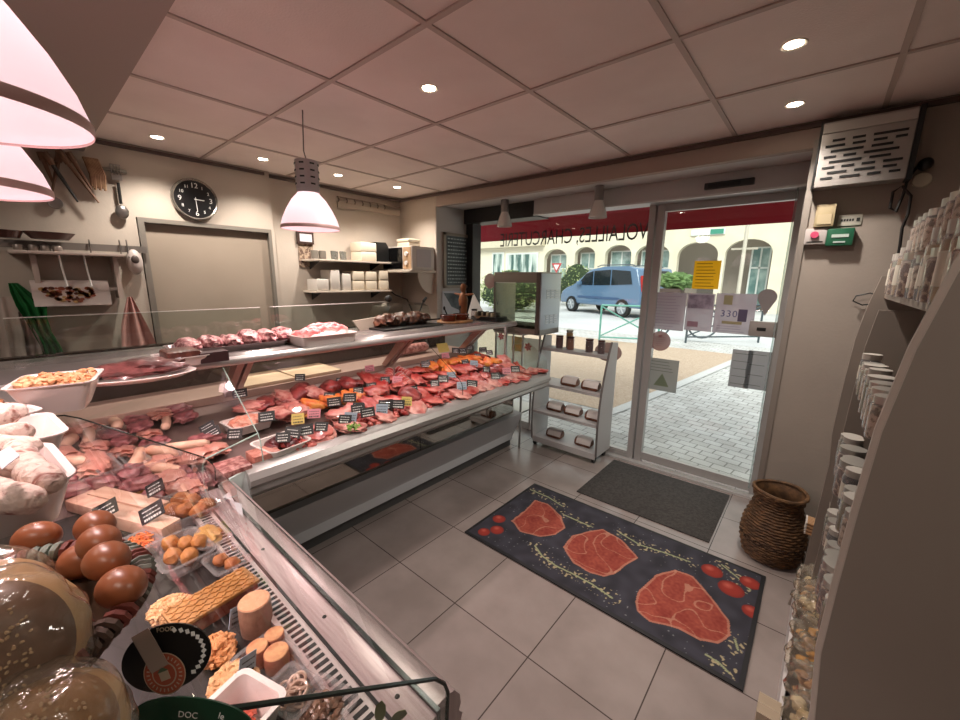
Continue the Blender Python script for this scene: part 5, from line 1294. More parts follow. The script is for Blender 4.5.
def pendant(label, x, y, z, R_, pw, ceil=2.5, h=.19, col=(1, .76, .74)):
    t = thing('pendant_lamp', label, 'lamp', (x, y, z))
    out = [(R_, 0), (R_*1.0, .012), (R_*.93, .05), (R_*.78, .10), (R_*.58, .15), (R_*.40, .18), (R_*.36, .19)]
    sb = B().lathe(out, n=48)
    for k in range(48):      # fine ribs inside the shade
        pass
    part('shade', sb, SHADE, t, local=True, smooth=60)
    part('shade_rim', B().lathe([(R_*1.0, -.004), (R_*1.012, 0), (R_*1.012, .010), (R_, .014)], n=48), mat('shade_rim_pink', 'd8b0ac', .4), t, local=True)
    part('collar', B().lathe([(R_*.36, .185), (R_*.38, .19), (R_*.38, .205), (.055, .21)], n=32), LCYL, t, local=True)
    cy = B().lathe([(.060, .205), (.060, .35), (.054, .352), (.0, .352)], n=28)
    for k in range(7):
        a = k*2*PI/7
        for j in range(4): cy.m(1).box(.056, .062, -.012, .012, .225+.034*j, .233+.034*j, mtx=Matrix.Rotation(a, 4, 'Z'))
    part('housing', cy, [LCYL, BLACK], t, local=True)
    part('cord', B().tube([(0, 0, .36), (0, -.01, .40), (0, 0, ceil-z)], .0035, n=6), mat('cord_grey', '6a625e', .5), t, local=True)
    part('bulb', B().blob((0, 0, .10), .035, .035, .045, amp=0), BULB, t, local=True)
    ld = bpy.data.lights.new('bulb_light', 'SPOT'); ld.energy = pw*3; ld.spot_size = R(140); ld.spot_blend = .7; ld.color = col; ld.shadow_soft_size = .03
    lo = bpy.data.objects.new('bulb_light', ld); C.objects.link(lo); lo.parent = t; lo.location = (0, 0, .035)
    return t
PW = 14
pc = at(311, 229, x=-2.22)
pendant('pink pendant lamp hanging over the meat counter', pc.x, pc.y, pc.z, .152, PW*.75)
pendant('nearest pink pendant lamp, upper of the two at the left edge', -.95, -.036, 1.858, .158, PW*.25, 2.4)
pendant('second pink pendant lamp, lower of the two at the left edge', -1.50, -.062, 1.826, .160, PW*.45, 2.4)
# recessed ceiling spots
spots = [(at(px, py, z=HC).x, at(px, py, z=HC).y) for px, py in ((429, 88), (794, 44), (795, 104), (157, 137), (263, 159), (338, 175), (397, 187))]
SPE = mat('spot_glow', 'ffffff', .5, emis='fff0d8', es=30); SPR = mat('spot_ring', 'd8ccc0', .4, .3)
names = ['recessed ceiling spot nearest the middle of the ceiling', 'recessed ceiling spot at the upper right, farther from the door', 'recessed ceiling spot at the upper right, closest to the door', 'recessed ceiling spot above the wall clock, leftmost of the wall row', 'recessed ceiling spot left of the meat counter lamp', 'recessed ceiling spot right of the meat counter lamp', 'recessed ceiling spot in the far ceiling corner']
for (x, y), l in zip(spots, names):
    t = thing('ceiling_spot', l, 'ceiling light', (x, y, HC))
    part('ring', B().lathe([(.030, -.001), (.040, -.005), (.043, -.001)], n=28), SPR, t, local=True)
    part('lens', B().lathe([(0, -.0025), (.030, -.0025)], n=24), SPE, t, local=True)
    ld = bpy.data.lights.new('spot_light', 'SPOT'); ld.energy = 36; ld.color = (1, .91, .82); ld.spot_size = R(125); ld.spot_blend = .8; ld.shadow_soft_size = .03
    lo = bpy.data.objects.new('spot_light', ld); C.objects.link(lo); lo.parent = t; lo.location = (0, 0, -.02)
for i, (x, y) in enumerate(((-1.7, -.75), (-.3, -.7), (-2.9, -.5), (.35, .1))):  # extra spots out of view, added to fill light into the foreground
    t = thing('ceiling_spot', ['recessed spot on the lowered ceiling behind the near counter', 'recessed spot on the lowered ceiling behind the camera side', 'recessed spot on the lowered ceiling near the left wall', 'recessed spot on the lowered ceiling above the jar rack'][i], 'ceiling light', (x, y, HC-.10))
    part('ring', B().lathe([(.030, -.001), (.040, -.005), (.043, -.001)], n=28), SPR, t, local=True)
    part('lens', B().lathe([(0, -.0025), (.030, -.0025)], n=24), SPE, t, local=True)
    ld = bpy.data.lights.new('spot_light', 'SPOT'); ld.energy = 13; ld.color = (1, .88, .78); ld.spot_size = R(155); ld.spot_blend = .8; ld.shadow_soft_size = .10
    lo = bpy.data.objects.new('spot_light', ld); C.objects.link(lo); lo.parent = t; lo.location = (0, 0, -.02); lo.rotation_euler = [(R(25), 0, 0), (R(25), 0, R(20)), (R(10), 0, 0), (R(10), R(-10), 0)][i]
# unseen fill lights added under the two counter shelves
for (x, y, z, sx, sy, e, rot, par) in ((-1.15, -.06, 1.225, 1.2, .03, 3.4, (R(20), 0, 0), c2), (-2.16, 1.75, 1.215, .03, 2.3, 3.0, (0, R(8), 0), c1), (-2.05, .20, 1.215, .03, .6, 1.6, (0, R(8), 0), c1)):
    ld = bpy.data.lights.new('strip_light', 'AREA'); ld.shape = 'RECTANGLE'; ld.size = sx; ld.size_y = sy; ld.energy = e; ld.color = (1, .74, .72)
    lo = bpy.data.objects.new('strip_light', ld); C.objects.link(lo); lo.location = Vector((x, y, z))-par.location; lo.rotation_euler = rot; lo.parent = par
# two small soffit lamps with glass bells
for (px, py, l) in ((505, 201, 'small glass bell spotlight on the soffit, left one'), (600, 183, 'small glass bell spotlight on the soffit, right one')):
    p = at(px, py+1, y=3.2)
    t = thing('soffit_lamp', l, 'lamp', (p.x, 3.2, 2.383))
    part('cylinder', B().lathe([(0, 0), (.038, 0), (.038, -.11), (.03, -.115), (0, -.115)], n=24), mat('soffit_lamp_grey', '8f8a88', .35, .6), t, local=True)
    part('bell', B().lathe([(.034, -.11), (.05, -.15), (.066, -.20), (.075, -.245), (.071, -.245), (.06, -.20), (.03, -.12)], n=28), glassmat('bell_glass', 'd8d8d4', 1.5, opac=.75, ocol='f0ece6'), t, local=True)
# ================================================================== RIGHT WALL PIER
def wl(px, py, y=YW-.01): return at(px, py, y=y)
a, c = at(826, 126, y=2.88), at(917, 124, y=2.88); zb_ = at(820, 188, y=2.88).z
x0, x1 = a.x-.01, c.x; z0, z1 = zb_, a.z+.01
t = thing('air_curtain', 'grey wall air heater with staggered slots right of the door', 'heater', ((x0+x1)/2, 2.93, z0))
part('case', B().box(x0, x1, 2.86, 2.965, z0, z1, bev=.008), mat('heater_grey', 'a9a39e', .4, .3), t)
part('end_cap', B().box(x0-.008, x0, 2.855, 2.965, z0-.004, z1+.004), BLACK, t); part('end_cap', B().box(x1, x1+.02, 2.855, 2.965, z0-.004, z1+.004), BLACK, t)
b = B(); r6 = random.Random(4); W_ = x1-x0; Hh = z1-z0
for j in range(8):
    z = z0+Hh*(.13+.082*j); x = x0+W_*(.07+(.07 if j % 2 else 0))
    while x < x1-W_*.12:
        L = r6.choice([.14, .22, .36])*W_; L = min(L, x1-W_*.07-x)
        b.box(x, x+L, 2.857, 2.861, z-.0055, z+.0055); x += L+.028
part('slots', b, mat('slot_black', '0d0d0d', .6), t)
part('top_flap', B().box(x0+.004, x1-.004, 2.852, 2.862, z1-.055, z1-.012), mat('heater_flap', 'b9b4ae', .35, .3), t)
# socket, plug, cable
p = wl(922, 180)
t = thing('wall_socket', 'round cream wall socket beside the heater', 'socket', (p.x, YW, p.z))
part('plate', B().lathe([(0, 0), (.035, 0), (.032, .012), (0, .012)], n=28, mtx=frame((p.x, YW-.001, p.z), (1, 0, 0), (0, 0, 1))), mat('socket_cream', 'c3bba6', .4), t)
t2 = wl(924, 166)
solo('black_plug', B().blob((t2.x, YW-.05, t2.z), .028, .035, .03, amp=0), BLACK, 'black plug pushed in above the round socket', 'plug')
pts = [wl(a_, b_, 2.93) for a_, b_ in ((918, 166), (908, 178), (903, 195), (896, 212), (890, 208), (893, 192), (902, 186), (911, 196), (908, 214), (902, 228), (900, 245), (897, 262))]
solo('heater_cable', B().tube(pts, .007, n=6), BLACK, 'black looped cable hanging below the wall heater', 'cable')
pts = [wl(a_, b_, 2.94) for a_, b_ in ((884, 297), (870, 293), (856, 296), (853, 301), (862, 305), (884, 303))]
solo('cable_loop', B().tube(pts, .004, n=6), BLACK, 'thin black cable loop sticking out beside the jar rack', 'cable')
def wallbox_(name, l, cat, px0, py0, px1, py1, m, d=.04, extra=None):
    a, c = at(px0, py0, y=YW-d), at(px1, py1, y=YW-d)
    t = thing(name, l, cat, ((a.x+c.x)/2, YW, min(a.z, c.z)))
    part('case', B().box(a.x, c.x, YW-d, YW, c.z, a.z, bev=.004), m, t)
    if extra: extra(t, a, c, YW-d)
    return t
def ex1(t, a, c, y): part('flap', B().box(a.x+.012, c.x-.012, y-.004, y, c.z+.012, c.z+(a.z-c.z)*.55), mat('beige_flap', 'b8a888', .5), t)
wallbox_('junction_box', 'beige plastic box on the wall right of the door', 'box', 817, 205, 833, 226, mat('beige_box', 'a89878', .5), .05, ex1)
def ex2(t, a, c, y):
    b = B(); x = a.x+.012
    for k in range(5): b.m(0).box(x, x+.008, y-.002, y, (a.z+c.z)/2-.006, (a.z+c.z)/2+.006); x += .011
    b.box(c.x-.022, c.x-.008, y-.002, y, (a.z+c.z)/2-.009, (a.z+c.z)/2+.009)
    part('writing', b, DARK, t)
wallbox_('wall_label', 'small white sign with dark marks beside the beige box', 'sign', 839, 215, 861, 225, mat('label_white', 'b8b4a8', .6), .006, ex2)
def ex3(t, a, c, y):
    cx_, cz = (a.x+c.x)/2, (a.z+c.z)/2
    part('button', B().cyl((cx_-.005, y, cz+.008), (cx_-.005, y-.012, cz+.008), .018), mat('button_pink', 'c44a6a', .4), t)
    part('writing', B().box(a.x+.012, c.x-.012, y-.002, y, c.z+.01, c.z+.016), DARK, t)
wallbox_('alarm_box', 'white wall box with a pink round button', 'switch', 806, 229, 825, 244, mat('alarm_white', 'b4aca8', .5), .04, ex3)
def ex4(t, a, c, y):
    b = B().box(a.x+.02, c.x-.02, y-.003, y, (a.z+c.z)/2-.002, (a.z+c.z)/2+.014); b.box(a.x+.03, c.x-.03, y-.003, y, c.z+.014, c.z+.022)
    part('pictogram', b, mat('picto_white', 'b8c8c0', .5), t)
wallbox_('exit_box', 'green emergency door release box on the wall', 'switch', 828, 229, 852, 245, mat('exit_green', '1f5a40', .4), .045, ex4)
# green edge of something at the top right corner
# ================================================================== ROTISSERIE / HEATED DISPLAY
y0 = 3.02; y1 = 3.36
X0_, X1_ = at(494, 300, y=y0).x, at(541, 300, y=y0).x
z1 = at(541, 272, y=y0).z; z0 = at(541, 336, y=y0).z
t = thing('rotisserie_oven', 'glass-fronted steel rotisserie oven standing before the shop window', 'oven', ((X0_+X1_)/2, (y0+y1)/2, z0))
OV = mat('oven_steel', '8c8682', .3, .8); OVS = mat('oven_side', 'b3bfca', .35, .3)
part('side_panel', B().box(X1_-.012, X1_, y0, y1, z0, z1, bev=.003), OVS, t, label='pale blue-grey louvred side panel')
part('side_panel', B().box(X0_, X0_+.012, y0, y1, z0, z1, bev=.003), OV, t)
part('top_panel', B().box(X0_, X1_, y0, y1, z1-.012, z1).box(X0_, X1_-.012, y0-.002, y0+.02, z1-.095, z1), OV, t)
part('base_panel', B().box(X0_, X1_, y0, y1, z0, z0+.05), OV, t)
lv = B(); lv2 = B()
for j in range(4):
    for k in range(3):
        lv.box(X1_-.001, X1_+.004, y0+.085+.075*k, y0+.135+.075*k, z0+.10+.022*j, z0+.110+.022*j)
        lv2.box(X1_-.001, X1_+.004, y0+.085+.075*k, y0+.135+.075*k, z0+.33+.022*j, z0+.340+.022*j)
part('louvre', lv, mat('louvre_white', 'd4dce2', .4), t); part('louvre', lv2, MATS['louvre_white'], t)
d_ = part('glass_door', B().box(X0_+.015, X1_-.015, y0-.003, y0+.002, z0+.055, z1-.10), glassmat('oven_glass', 'd8dccf', 1.2), t, smooth=0)
part('handle', B().tube([(X0_+.07, y0-.03, z0+.26), (X0_+.055, y0-.035, z0+.31), (X0_+.07, y0-.03, z0+.35), (X0_+.085, y0-.035, z0+.31)], .009, n=8, closed=True), BLACK, d_)
part('door_frame', B().box(X0_, X0_+.016, y0-.006, y0+.01, z0, z1-.09).box(X1_-.05, X1_-.012, y0-.006, y0+.01, z0, z1), mat('oven_frame_dark', '6a6260', .35, .6), t)
rk = B()
for j in range(5): 
    z = z0+.13+.06*j; rk.box(X0_+.17, X1_-.05, y0+.10, y0+.104, z, z+.004); rk.box(X0_+.17, X1_-.05, y0+.25, y0+.254, z, z+.004)
for k in range(4): rk.box(X0_+.18+.07*k, X0_+.184+.07*k, y0+.1, y0+.25, z0+.13, z0+.134)
part('rack', rk, OV, t); part('drip_tray', B().box(X0_+.05, X1_-.04, y0+.03, y1-.03, z0+.052, z0+.075), DARK, t)
t2 = thing('oven_stand', 'slim steel stand carrying the rotisserie oven', 'stand', ((X0_+X1_)/2, (y0+y1)/2, 0))
XS_ = -2.065
for x in (X0_+.01, XS_-.015):
    for y in (y0+.015, y1-.025): part('leg', B().box(x, x+.015, y, y+.015, 0, z0), ALU, t2)
part('top_frame', B().box(X0_, XS_, y0+.012, y1, z0-.02, z0-.001), ALU, t2); part('lower_shelf', B().box(X0_+.01, XS_, y0+.015, y1-.01, .35, .365), ALU, t2)
# board with red flowers stuck on the window under the oven
q0, q1 = at(500, 338, y=3.46), at(533, 362, y=3.46)
t = thing('flower_poster', 'pale poster with red flowers behind the end of the meat counter', 'poster', (q0.x, 3.46, q1.z))
part('sheet', B().box(q0.x-.05, q1.x+.14, 3.46, 3.464, q1.z-.12, q0.z+.04), glassmat('poster_mint', 'ffffff', .1, opac=.7, ocol='e4eee6'), t)
def flower(b, c, r_):
    for k in range(6):
        a = k*PI/3+.3; e = Vector((math.cos(a), 0, math.sin(a))); f_ = Vector((-math.sin(a), 0, math.cos(a)))
        b.poly([c, c+e*r_*.6+f_*r_*.28, c+e*r_, c+e*r_*.6-f_*r_*.28])
b = B()
for (px, py) in ((501, 336), (528, 347)):
    c = at(px, py, y=3.455); flower(b, c, .05)
part('flowers', b, mat('flower_red', 'a83a48', .7), t, smooth=0)
q0, q1 = at(512, 336, y=3.45), at(523, 352, y=3.45)
part('photo', B().box(q0.x, q1.x, 3.45, 3.452, q1.z, q0.z), mat('photo_green_brown', '8a8a5a', .7, col2='b0864a', scale=12), t)

# ================================================================== TROLLEY
tx0, tx1, ty0, ty1 = -2.03, -1.33, 3.17, 3.47
t = thing('display_trolley', 'grey curved-sided display trolley on castors by the window', 'trolley', ((tx0+tx1)/2, (ty0+ty1)/2, 0))
TG = mat('trolley_grey', 'b7b4b4', .45); TGE = mat('trolley_edge', '6c6664', .5)
def side(x, th):
    n = 14; pr = []
    for k in range(n+1):
        u = k/n; z = .075+1.03*u
        yf = ty0+.02+.16*(u**2.2)-.03*math.sin(u*PI)
        pr.append((x, yf, z))
    pr += [(x, ty1, 1.09), (x, ty1, .075)]
    return pr
for x in (tx0, tx1-.018):
    s_ = part('side_panel', B().prism(side(x, 0), (.018, 0, 0)), TG, t)
    fr = side(x, 0)[:15]
    part('front_edge', B().tube([(p[0]+.009, p[1]-.001, p[2]) for p in fr], .010, n=6), TGE, s_)
SZS = [.10, .375, .655, .985]; SHD = []
for i, z in enumerate(SZS):
    u = (z-.075)/1.03; yf = ty0+.02+.16*(u**2.2)-.03*math.sin(u*PI)
    part('shelf', B().box(tx0+.018, tx1-.018, yf, ty1, z-.012, z, bev=.002).box(tx0+.018, tx1-.018, yf-.004, yf+.004, z-(.055 if i == 0 else .025), z), TG, t)
    SHD.append(yf)
for (x, y) in ((tx0+.03, ty0+.05), (tx1-.04, ty0+.05), (tx0+.03, ty1-.04), (tx1-.04, ty1-.04)):
    w_ = part('castor', B().cyl((x-.011, y, .028), (x+.011, y, .028), .027), BLACK, t)
    part('fork', B().box(x-.014, x+.014, y-.012, y+.012, .045, .075), DARK, w_)
# jars on top
def jar(l, x, y, z, r_, h, col, lid, group=None, lidm=None):
    t = thing('preserve_jar', l, 'jar', (x, y, z), 0, group)
    part('contents', B().lathe([(0, .003), (r_*.90, .003), (r_*.94, h*.4), (r_*.93, h*.86), (0, h*.86)], n=20), col, t, local=True)
    part('glass', B().lathe([(0, 0), (r_*.96, 0), (r_, h*.1), (r_, h*.85), (r_*.85, h*.92), (r_*.85, h*.97)], n=20), CLEAR, t, local=True)
    part('lid', B().lathe([(r_*.97, h*.90), (r_*.99, h), (r_*.9, h+.004), (0, h+.004)], n=20), lid, t, local=True)
    return t
JR = mat('jam_dark_red', '4a1216', .3); JA = mat('jam_amber', '8a4a16', .3); JLID = mat('jar_lid_dark', '4a2420', .4); LIDW = mat('jar_lid_pale', 'a8a49a', .3, .6)
for (px, col, l, r_) in ((559, JR, 'dark red preserve jar, leftmost on the trolley top', .036), (570, JA, 'amber preserve jar, second on the trolley top', .036), (589, JR, 'dark red preserve jar, third on the trolley top', .036), (601, MATS['jam_dark_red'], 'dark red preserve jar, rightmost on the trolley top', .032)):
    p = at(px, 352, y=3.38); jar(l, p.x, 3.38, SZS[3]+.001, r_, .12, col, JLID)
p = at(570, 336, y=3.45); jar('pale yellow jar behind the amber preserve jar', p.x, 3.445, SZS[3]+.001, .034, .175, mat('yellow_paste', 'b89a54', .4), LIDW)
LOAF = mat('loaf_brown', '5c3220', .5, col2='7c4a30', scale=20); WRAP = mat('loaf_wrap', 'd4ccc8', .5)
def loaf(l, x, y, z, L=.12):
    t = thing('wrapped_loaf', l, 'loaf', (x, y, z)); t.scale = (1.3, 1.25, 1.35)
    prof = [(0, 0), (.032, 0), (.042, .022), (.036, .052), (.015, .066), (0, .068)]
    b = B()
    pts = [(-.04, 0), (.04, 0), (.045, .02), (.04, .042), (.02, .058), (-.02, .058), (-.04, .042), (-.045, .02)]
    b.prism([(-L/2, y_, z_) for y_, z_ in pts], (L, 0, 0)); bmesh.ops.bevel(b.bm, geom=list(b.bm.edges), offset=.007, segments=2, affect='EDGES')
    part('bread', b, LOAF, t, local=True)
    w_ = B().prism([(-L/2+.012, y_*1.09, z_*1.07+.001) for y_, z_ in pts[2:]+[]], (L+.004, 0, 0)); 
    part('wrapper', B().sheet([(-L/2+.02, y_*1.12+.0, z_*1.1+.001) for y_, z_ in pts[4:]+pts[:1][:0]], (L-.01, .0, 0)), WRAP, t, local=True)
    return t
for (px, s_, l) in ((569, 2, 'wrapped dark loaf, left on the second trolley shelf'), (590, 2, 'wrapped dark loaf, right on the second trolley shelf'), (556, 1, 'wrapped dark loaf, left on the third trolley shelf'), (574, 1, 'wrapped dark loaf, middle of the third trolley shelf'), (597, 1, 'wrapped dark loaf, right on the third trolley shelf'), (557, 0, 'wrapped dark loaf, left on the bottom trolley shelf'), (587, 0, 'wrapped dark loaf, right on the bottom trolley shelf')):
    y = 3.31; p = at(px, 400, y=y); loaf(l, min(max(p.x, tx0+.10), tx1-.10), y, SZS[s_]+.001)

# ================================================================== STICKERS ON THE GLASS
def sheet_px(name, l, cat, px0, py0, px1, py1, m, deco=None, y=YG-.010):
    a, c = at(px0, py0, y=y), at(px1, py1, y=y)
    zt = a.z; zb = at((px0+px1)/2, py1, y=y).z
    t = thing(name, l, cat, ((a.x+c.x)/2, y, zb))
    part('sheet', B().box(a.x, c.x, y-.001, y+.001, zb, zt), m, t, smooth=0)
    if deco: deco(t, a.x, c.x, zb, zt, y-.0016)
    return t
def lines(n, col=DARK, x0f=.1, x1f=.9, top=.9, bot=.1, th=.004, seed=0):
    def f(t, xa, xb, za, zb, y):
        r_ = random.Random(seed); b = B(); W_, H_ = xb-xa, zb-za
        for k in range(n):
            z = za+H_*(top-(top-bot)*k/max(1, n-1)); e = x1f-r_.uniform(0, .25)
            b.box(xa+W_*x0f, xa+W_*e, y-.0004, y, z-th/2, z+th/2)
        part('printed_lines', b, col, t, smooth=0)
    return f
LGREY = mat('print_lilac', '8f8898', .8); PGREY = glassmat('paper_lilac', 'ffffff', .1, opac=.72, ocol='c6c0cc'); PG2 = glassmat('paper_grey', 'ffffff', .1, opac=.8, ocol='a8b0ae')
sheet_px('yellow_notice', 'bright yellow notice with black lines on the door glass', 'notice', 695, 261, 718, 289, mat('notice_yellow', 'cf9d10', .7, emis='cf9d10', es=.25), lines(8, mat('ink_brown', '5a4408', .8)))  # the paper's emission stands in for daylight from behind
sheet_px('paper_notice', 'pale notice full of text, leftmost of three on the door glass', 'notice', 654, 292, 683, 330, PGREY, lines(11, LGREY, seed=1))
def dec2(t, xa, xb, za, zb, y):
    W_, H_ = xb-xa, zb-za
    part('picture', B().box(xa+.01, xb-.01, y-.0004, y, za+H_*.6, zb-.012), mat('pic_purple', '6f6474', .8, col2='a79cae', scale=14), t, smooth=0)
    part('stamp', B().box(xa+W_*.1, xa+W_*.5, y-.0004, y, za+H_*.1, za+H_*.25), mat('pic_rose', '9a7a88', .8), t, smooth=0)
sheet_px('paper_notice', 'printed notice with dark picture, middle of three on the door glass', 'notice', 688, 293, 711, 331, PGREY, dec2)
def dec3(t, xa, xb, za, zb, y):
    W_, H_ = xb-xa, zb-za; b = B()
    for i, ch in enumerate('330'):
        text_bm(b, ch, .07, frame((xa+W_*(.22+.15*i), y, za+H_*.42), (1, 0, 0), (0, 0, 1)), .0004)
    part('digits', b, mat('ink_violet', '5c5a80', .8), t, smooth=0)
    part('photo', B().box(xa+W_*.60, xa+W_*.82, y-.0004, y, za+H_*.32, za+H_*.62), mat('pic_dark', '5a5068', .8), t, smooth=0)
    part('gold_square', B().box(xa+W_*.2, xa+W_*.42, y-.0004, y, za+H_*.72, za+H_*.95), mat('pic_gold', '9a9070', .8), t, smooth=0)
    part('gold_bar', B().box(xa+W_*.22, xa+W_*.72, y-.0004, y, za+H_*.24, za+H_*.31), MATS['pic_gold'], t, smooth=0)
    lines(3, LGREY, top=.18, bot=.06)(t, xa, xb, za, zb, y)
sheet_px('paper_notice', 'large notice with handwritten 330, right of three on the door glass', 'notice', 717, 293, 752, 334, PGREY, dec3)
def disc_px(name, l, cat, px, py, r_, m, extra=None, y=YG-.010, ry=None, drop=False):
    c = at(px, py, y=y); ry = ry or r_
    pts = [(c.x+r_*math.cos(a), y, c.z+ry*math.sin(a)) for a in [i*PI/20 for i in range(40)]]
    if drop: pts = [(c.x+r_*math.cos(a), y, c.z+.02+r_*math.sin(a)) for a in [-.6+i*(PI+1.2)/24 for i in range(25)]]+[(c.x, y, c.z-.115)]
    t = thing(name, l, cat, (c.x, y, c.z-ry))
    part('disc', B().prism(pts, (0, .001, 0)), m, t, smooth=0)
    if extra: extra(t, c, y-.001)
PKS = glassmat('pink_sticker', 'ffffff', .3, opac=.72, ocol='b08a88')
def ex5(t, c, y):
    b = B()
    for k in range(5): b.box(c.x-.05+.006*k, c.x+.05-.006*k, y-.0006, y, c.z+.03-.018*k, c.z+.034-.018*k)
    b.blob((c.x, y, c.z+.045), .016, .001, .013, sub=2, amp=.1)
    part('print', b, mat('sticker_print', '8f5f60', .8), t)
    part('stalk', B().tube([(c.x, y, c.z+.085), (c.x+.01, y, c.z+.105), (c.x+.04, y, c.z+.10)], .004), mat('stalk_grey', '6a6460', .6), t)
disc_px('apple_sticker', 'round pink apple-shaped sticker on the door glass', 'sticker', 660, 341, .085, PKS, ex5)
disc_px('round_sticker', 'faint round pink sticker on the window above the shelf figure', 'sticker', 490, 281, .085, PKS)
disc_px('oval_sticker', 'faint oval pink sticker on the glass behind the trolley', 'sticker', 608, 352, .13, PKS, ry=.09)
disc_px('drop_sticker', 'grey teardrop sticker above the door lock', 'sticker', 767, 300, .058, mat('drop_grey', '8c8484', .6), drop=True)
def dec4(t, xa, xb, za, zb, y):
    W_, H_ = xb-xa, zb-za
    part('tree', B().prism([(xa+W_*.5, y, za+H_*.55), (xa+W_*.25, y, za+H_*.15), (xa+W_*.75, y, za+H_*.15)], (0, -.0004, 0)), mat('tree_grey', '6f7c66', .8), t, smooth=0)
    lines(4, mat('ink_grey', '5f6666', .8), top=.9, bot=.62)(t, xa, xb, za, zb, y)
sheet_px('grey_poster', 'grey-green poster with small tree low on the door glass', 'poster', 649, 357, 676, 391, PG2, dec4)
PG3 = glassmat('paper_translucent', 'ffffff', .2, opac=.8, ocol='a8acb0')
sheet_px('grey_poster', 'pale grey sheet low on the door glass, left of the lower pair', 'poster', 733, 349, 748, 388, PG3, lines(5, MATS['ink_grey'], seed=4))
sheet_px('grey_poster', 'pale grey sheet low on the door glass, right of the lower pair', 'poster', 749, 350, 768, 390, PG3, lines(4, MATS['ink_grey'], seed=5))

# ================================================================== MATS, BASKET
def mat_fn():
    W_, H_ = 1.51, .80
    # polygons in mat coordinates (u along x, v along y), measured from the photo through the floor plane
    o_ = Vector((-1.545, 1.715, 0))
    def P_(pts): return [(at(a, b_, z=0.008).x-o_.x, at(a, b_, z=0.008).y-o_.y) for a, b_ in pts]
    st = [P_([(511, 521), (523, 512), (535, 500), (548, 504), (562, 517), (565, 528), (556, 535), (540, 537), (520, 532)]),
          P_([(563, 547), (572, 536), (590, 531), (603, 529), (622, 540), (638, 558), (625, 566), (614, 574), (604, 577), (590, 573), (573, 563)]),
          P_([(634, 602), (640, 590), (655, 575), (676, 570), (694, 577), (705, 590), (718, 606), (728, 620), (732, 636), (718, 644), (700, 640), (680, 630), (650, 622), (637, 611)])]
    toms = [P_([(x_, y_)])[0]+(r_,) for x_, y_, r_ in ((499, 519, .045), (497, 530, .045), (484, 532, .04), (712, 571, .055), (731, 589, .062), (750, 583, .05), (752, 612, .045))]
    herbs = []
    for seg in ([(531, 490), (548, 497), (562, 506)], [(564, 515), (580, 522), (592, 527)], [(535, 546), (542, 556), (556, 566), (575, 575), (590, 583), (612, 598)], [(620, 533), (640, 545), (665, 553), (690, 562)], [(706, 655), (718, 662), (728, 672)], [(735, 640), (738, 650)], [(722, 565), (738, 578), (750, 590)]):
        herbs.append(P_(seg))
    def inside(p, poly):
        c = False; n = len(poly); j = n-1
        for i in range(n):
            xi, yi = poly[i]; xj, yj = poly[j]
            if (yi > p[1]) != (yj > p[1]) and p[0] < (xj-xi)*(p[1]-yi)/(yj-yi)+xi: c = not c
            j = i
        return c
    def dseg(p, a, b_):
        ax, ay = a; bx_, by_ = b_; dx, dy = bx_-ax, by_-ay; L = dx*dx+dy*dy
        t_ = max(0, min(1, ((p[0]-ax)*dx+(p[1]-ay)*dy)/L)); return math.hypot(p[0]-ax-t_*dx, p[1]-ay-t_*dy)
    K = lin('23222a'); K2 = lin('35343e'); RED_ = lin('7c2a20'); RED2 = lin('9c4a3a'); FT = lin('c79a80'); TOM = lin('8e2a1e'); TOMH = lin('b8584a'); HB = lin('8f9470'); GR = lin('8a8a8c')
    def mixc(a, b_, t_): t_ = max(0, min(1, t_)); return [a[i]*(1-t_)+b_[i]*t_ for i in range(3)]
    def f(u, v):
        n1 = noise.noise(Vector((u*14, v*14, 1))); n2 = noise.noise(Vector((u*60, v*60, 3)))
        for poly in st:
            jp = (u+.008*n1, v+.008*noise.noise(Vector((u*14, v*14, 7))))
            if inside(jp, poly):
                edge = min(dseg(jp, poly[i], poly[(i+1) % len(poly)]) for i in range(len(poly)))
                c = mixc(RED_, RED2, .5+.9*n2*.6+.5*n1)
                if abs(noise.noise(Vector((u*9, v*9, 5)))) < .025: c = mixc(c, FT, .4)
                if edge < .012: c = mixc(c, FT, .35)
                return c
        for (x_, y_, r_) in toms:
            d = math.hypot(u-x_, v-y_)
            if d < r_: 
                c = mixc(TOM, TOMH, 1-math.hypot(u-x_+r_*.3, v-y_-r_*.3)/(r_*.5))
                return mixc(c, lin('5c1410'), (d/r_)**4*.7)
        for hl in herbs:
            d = min(dseg((u, v), hl[i], hl[i+1]) for i in range(len(hl)-1))
            if d < .005: return HB
            if d < .045 and n2 > .22 and noise.noise(Vector((u*33, v*33, 8))) > -.05: return mixc(HB, FT, .3)
        c = mixc(K, K2, .5+n1)
        if noise.noise(Vector((u*85, v*85, 12))) > .62 and noise.noise(Vector((u*4, v*4, 2))) > -.1: c = mixc(c, GR, .7)
        return c
    return o_, W_, H_, f
o_, W_, H_, f = mat_fn()
t = thing('steak_floor_mat', 'long dark floor mat printed with steaks, tomatoes and herbs', 'floor mat', (o_.x, o_.y, 0))
pm = painted('printed_top', W_, H_, 430, 228, f, vcolmat('mat_print', .9), t); pm.location = (0, 0, .009)
part('rubber_border', B().box(o_.x-.02, o_.x+W_+.02, o_.y-.02, o_.y+H_+.02, 0, .0085, bev=.002), mat('rubber_black', '17171a', .7), t)
solo('door_mat', B().box(-1.25, -.325, 2.655, 3.40, 0.001, .009, bev=.002), mat('doormat_grey', '45423f', .95, col2='34312f', scale=60, bump=.6, bscale=160), 'plain dark grey door mat in front of the glass door', 'floor mat')
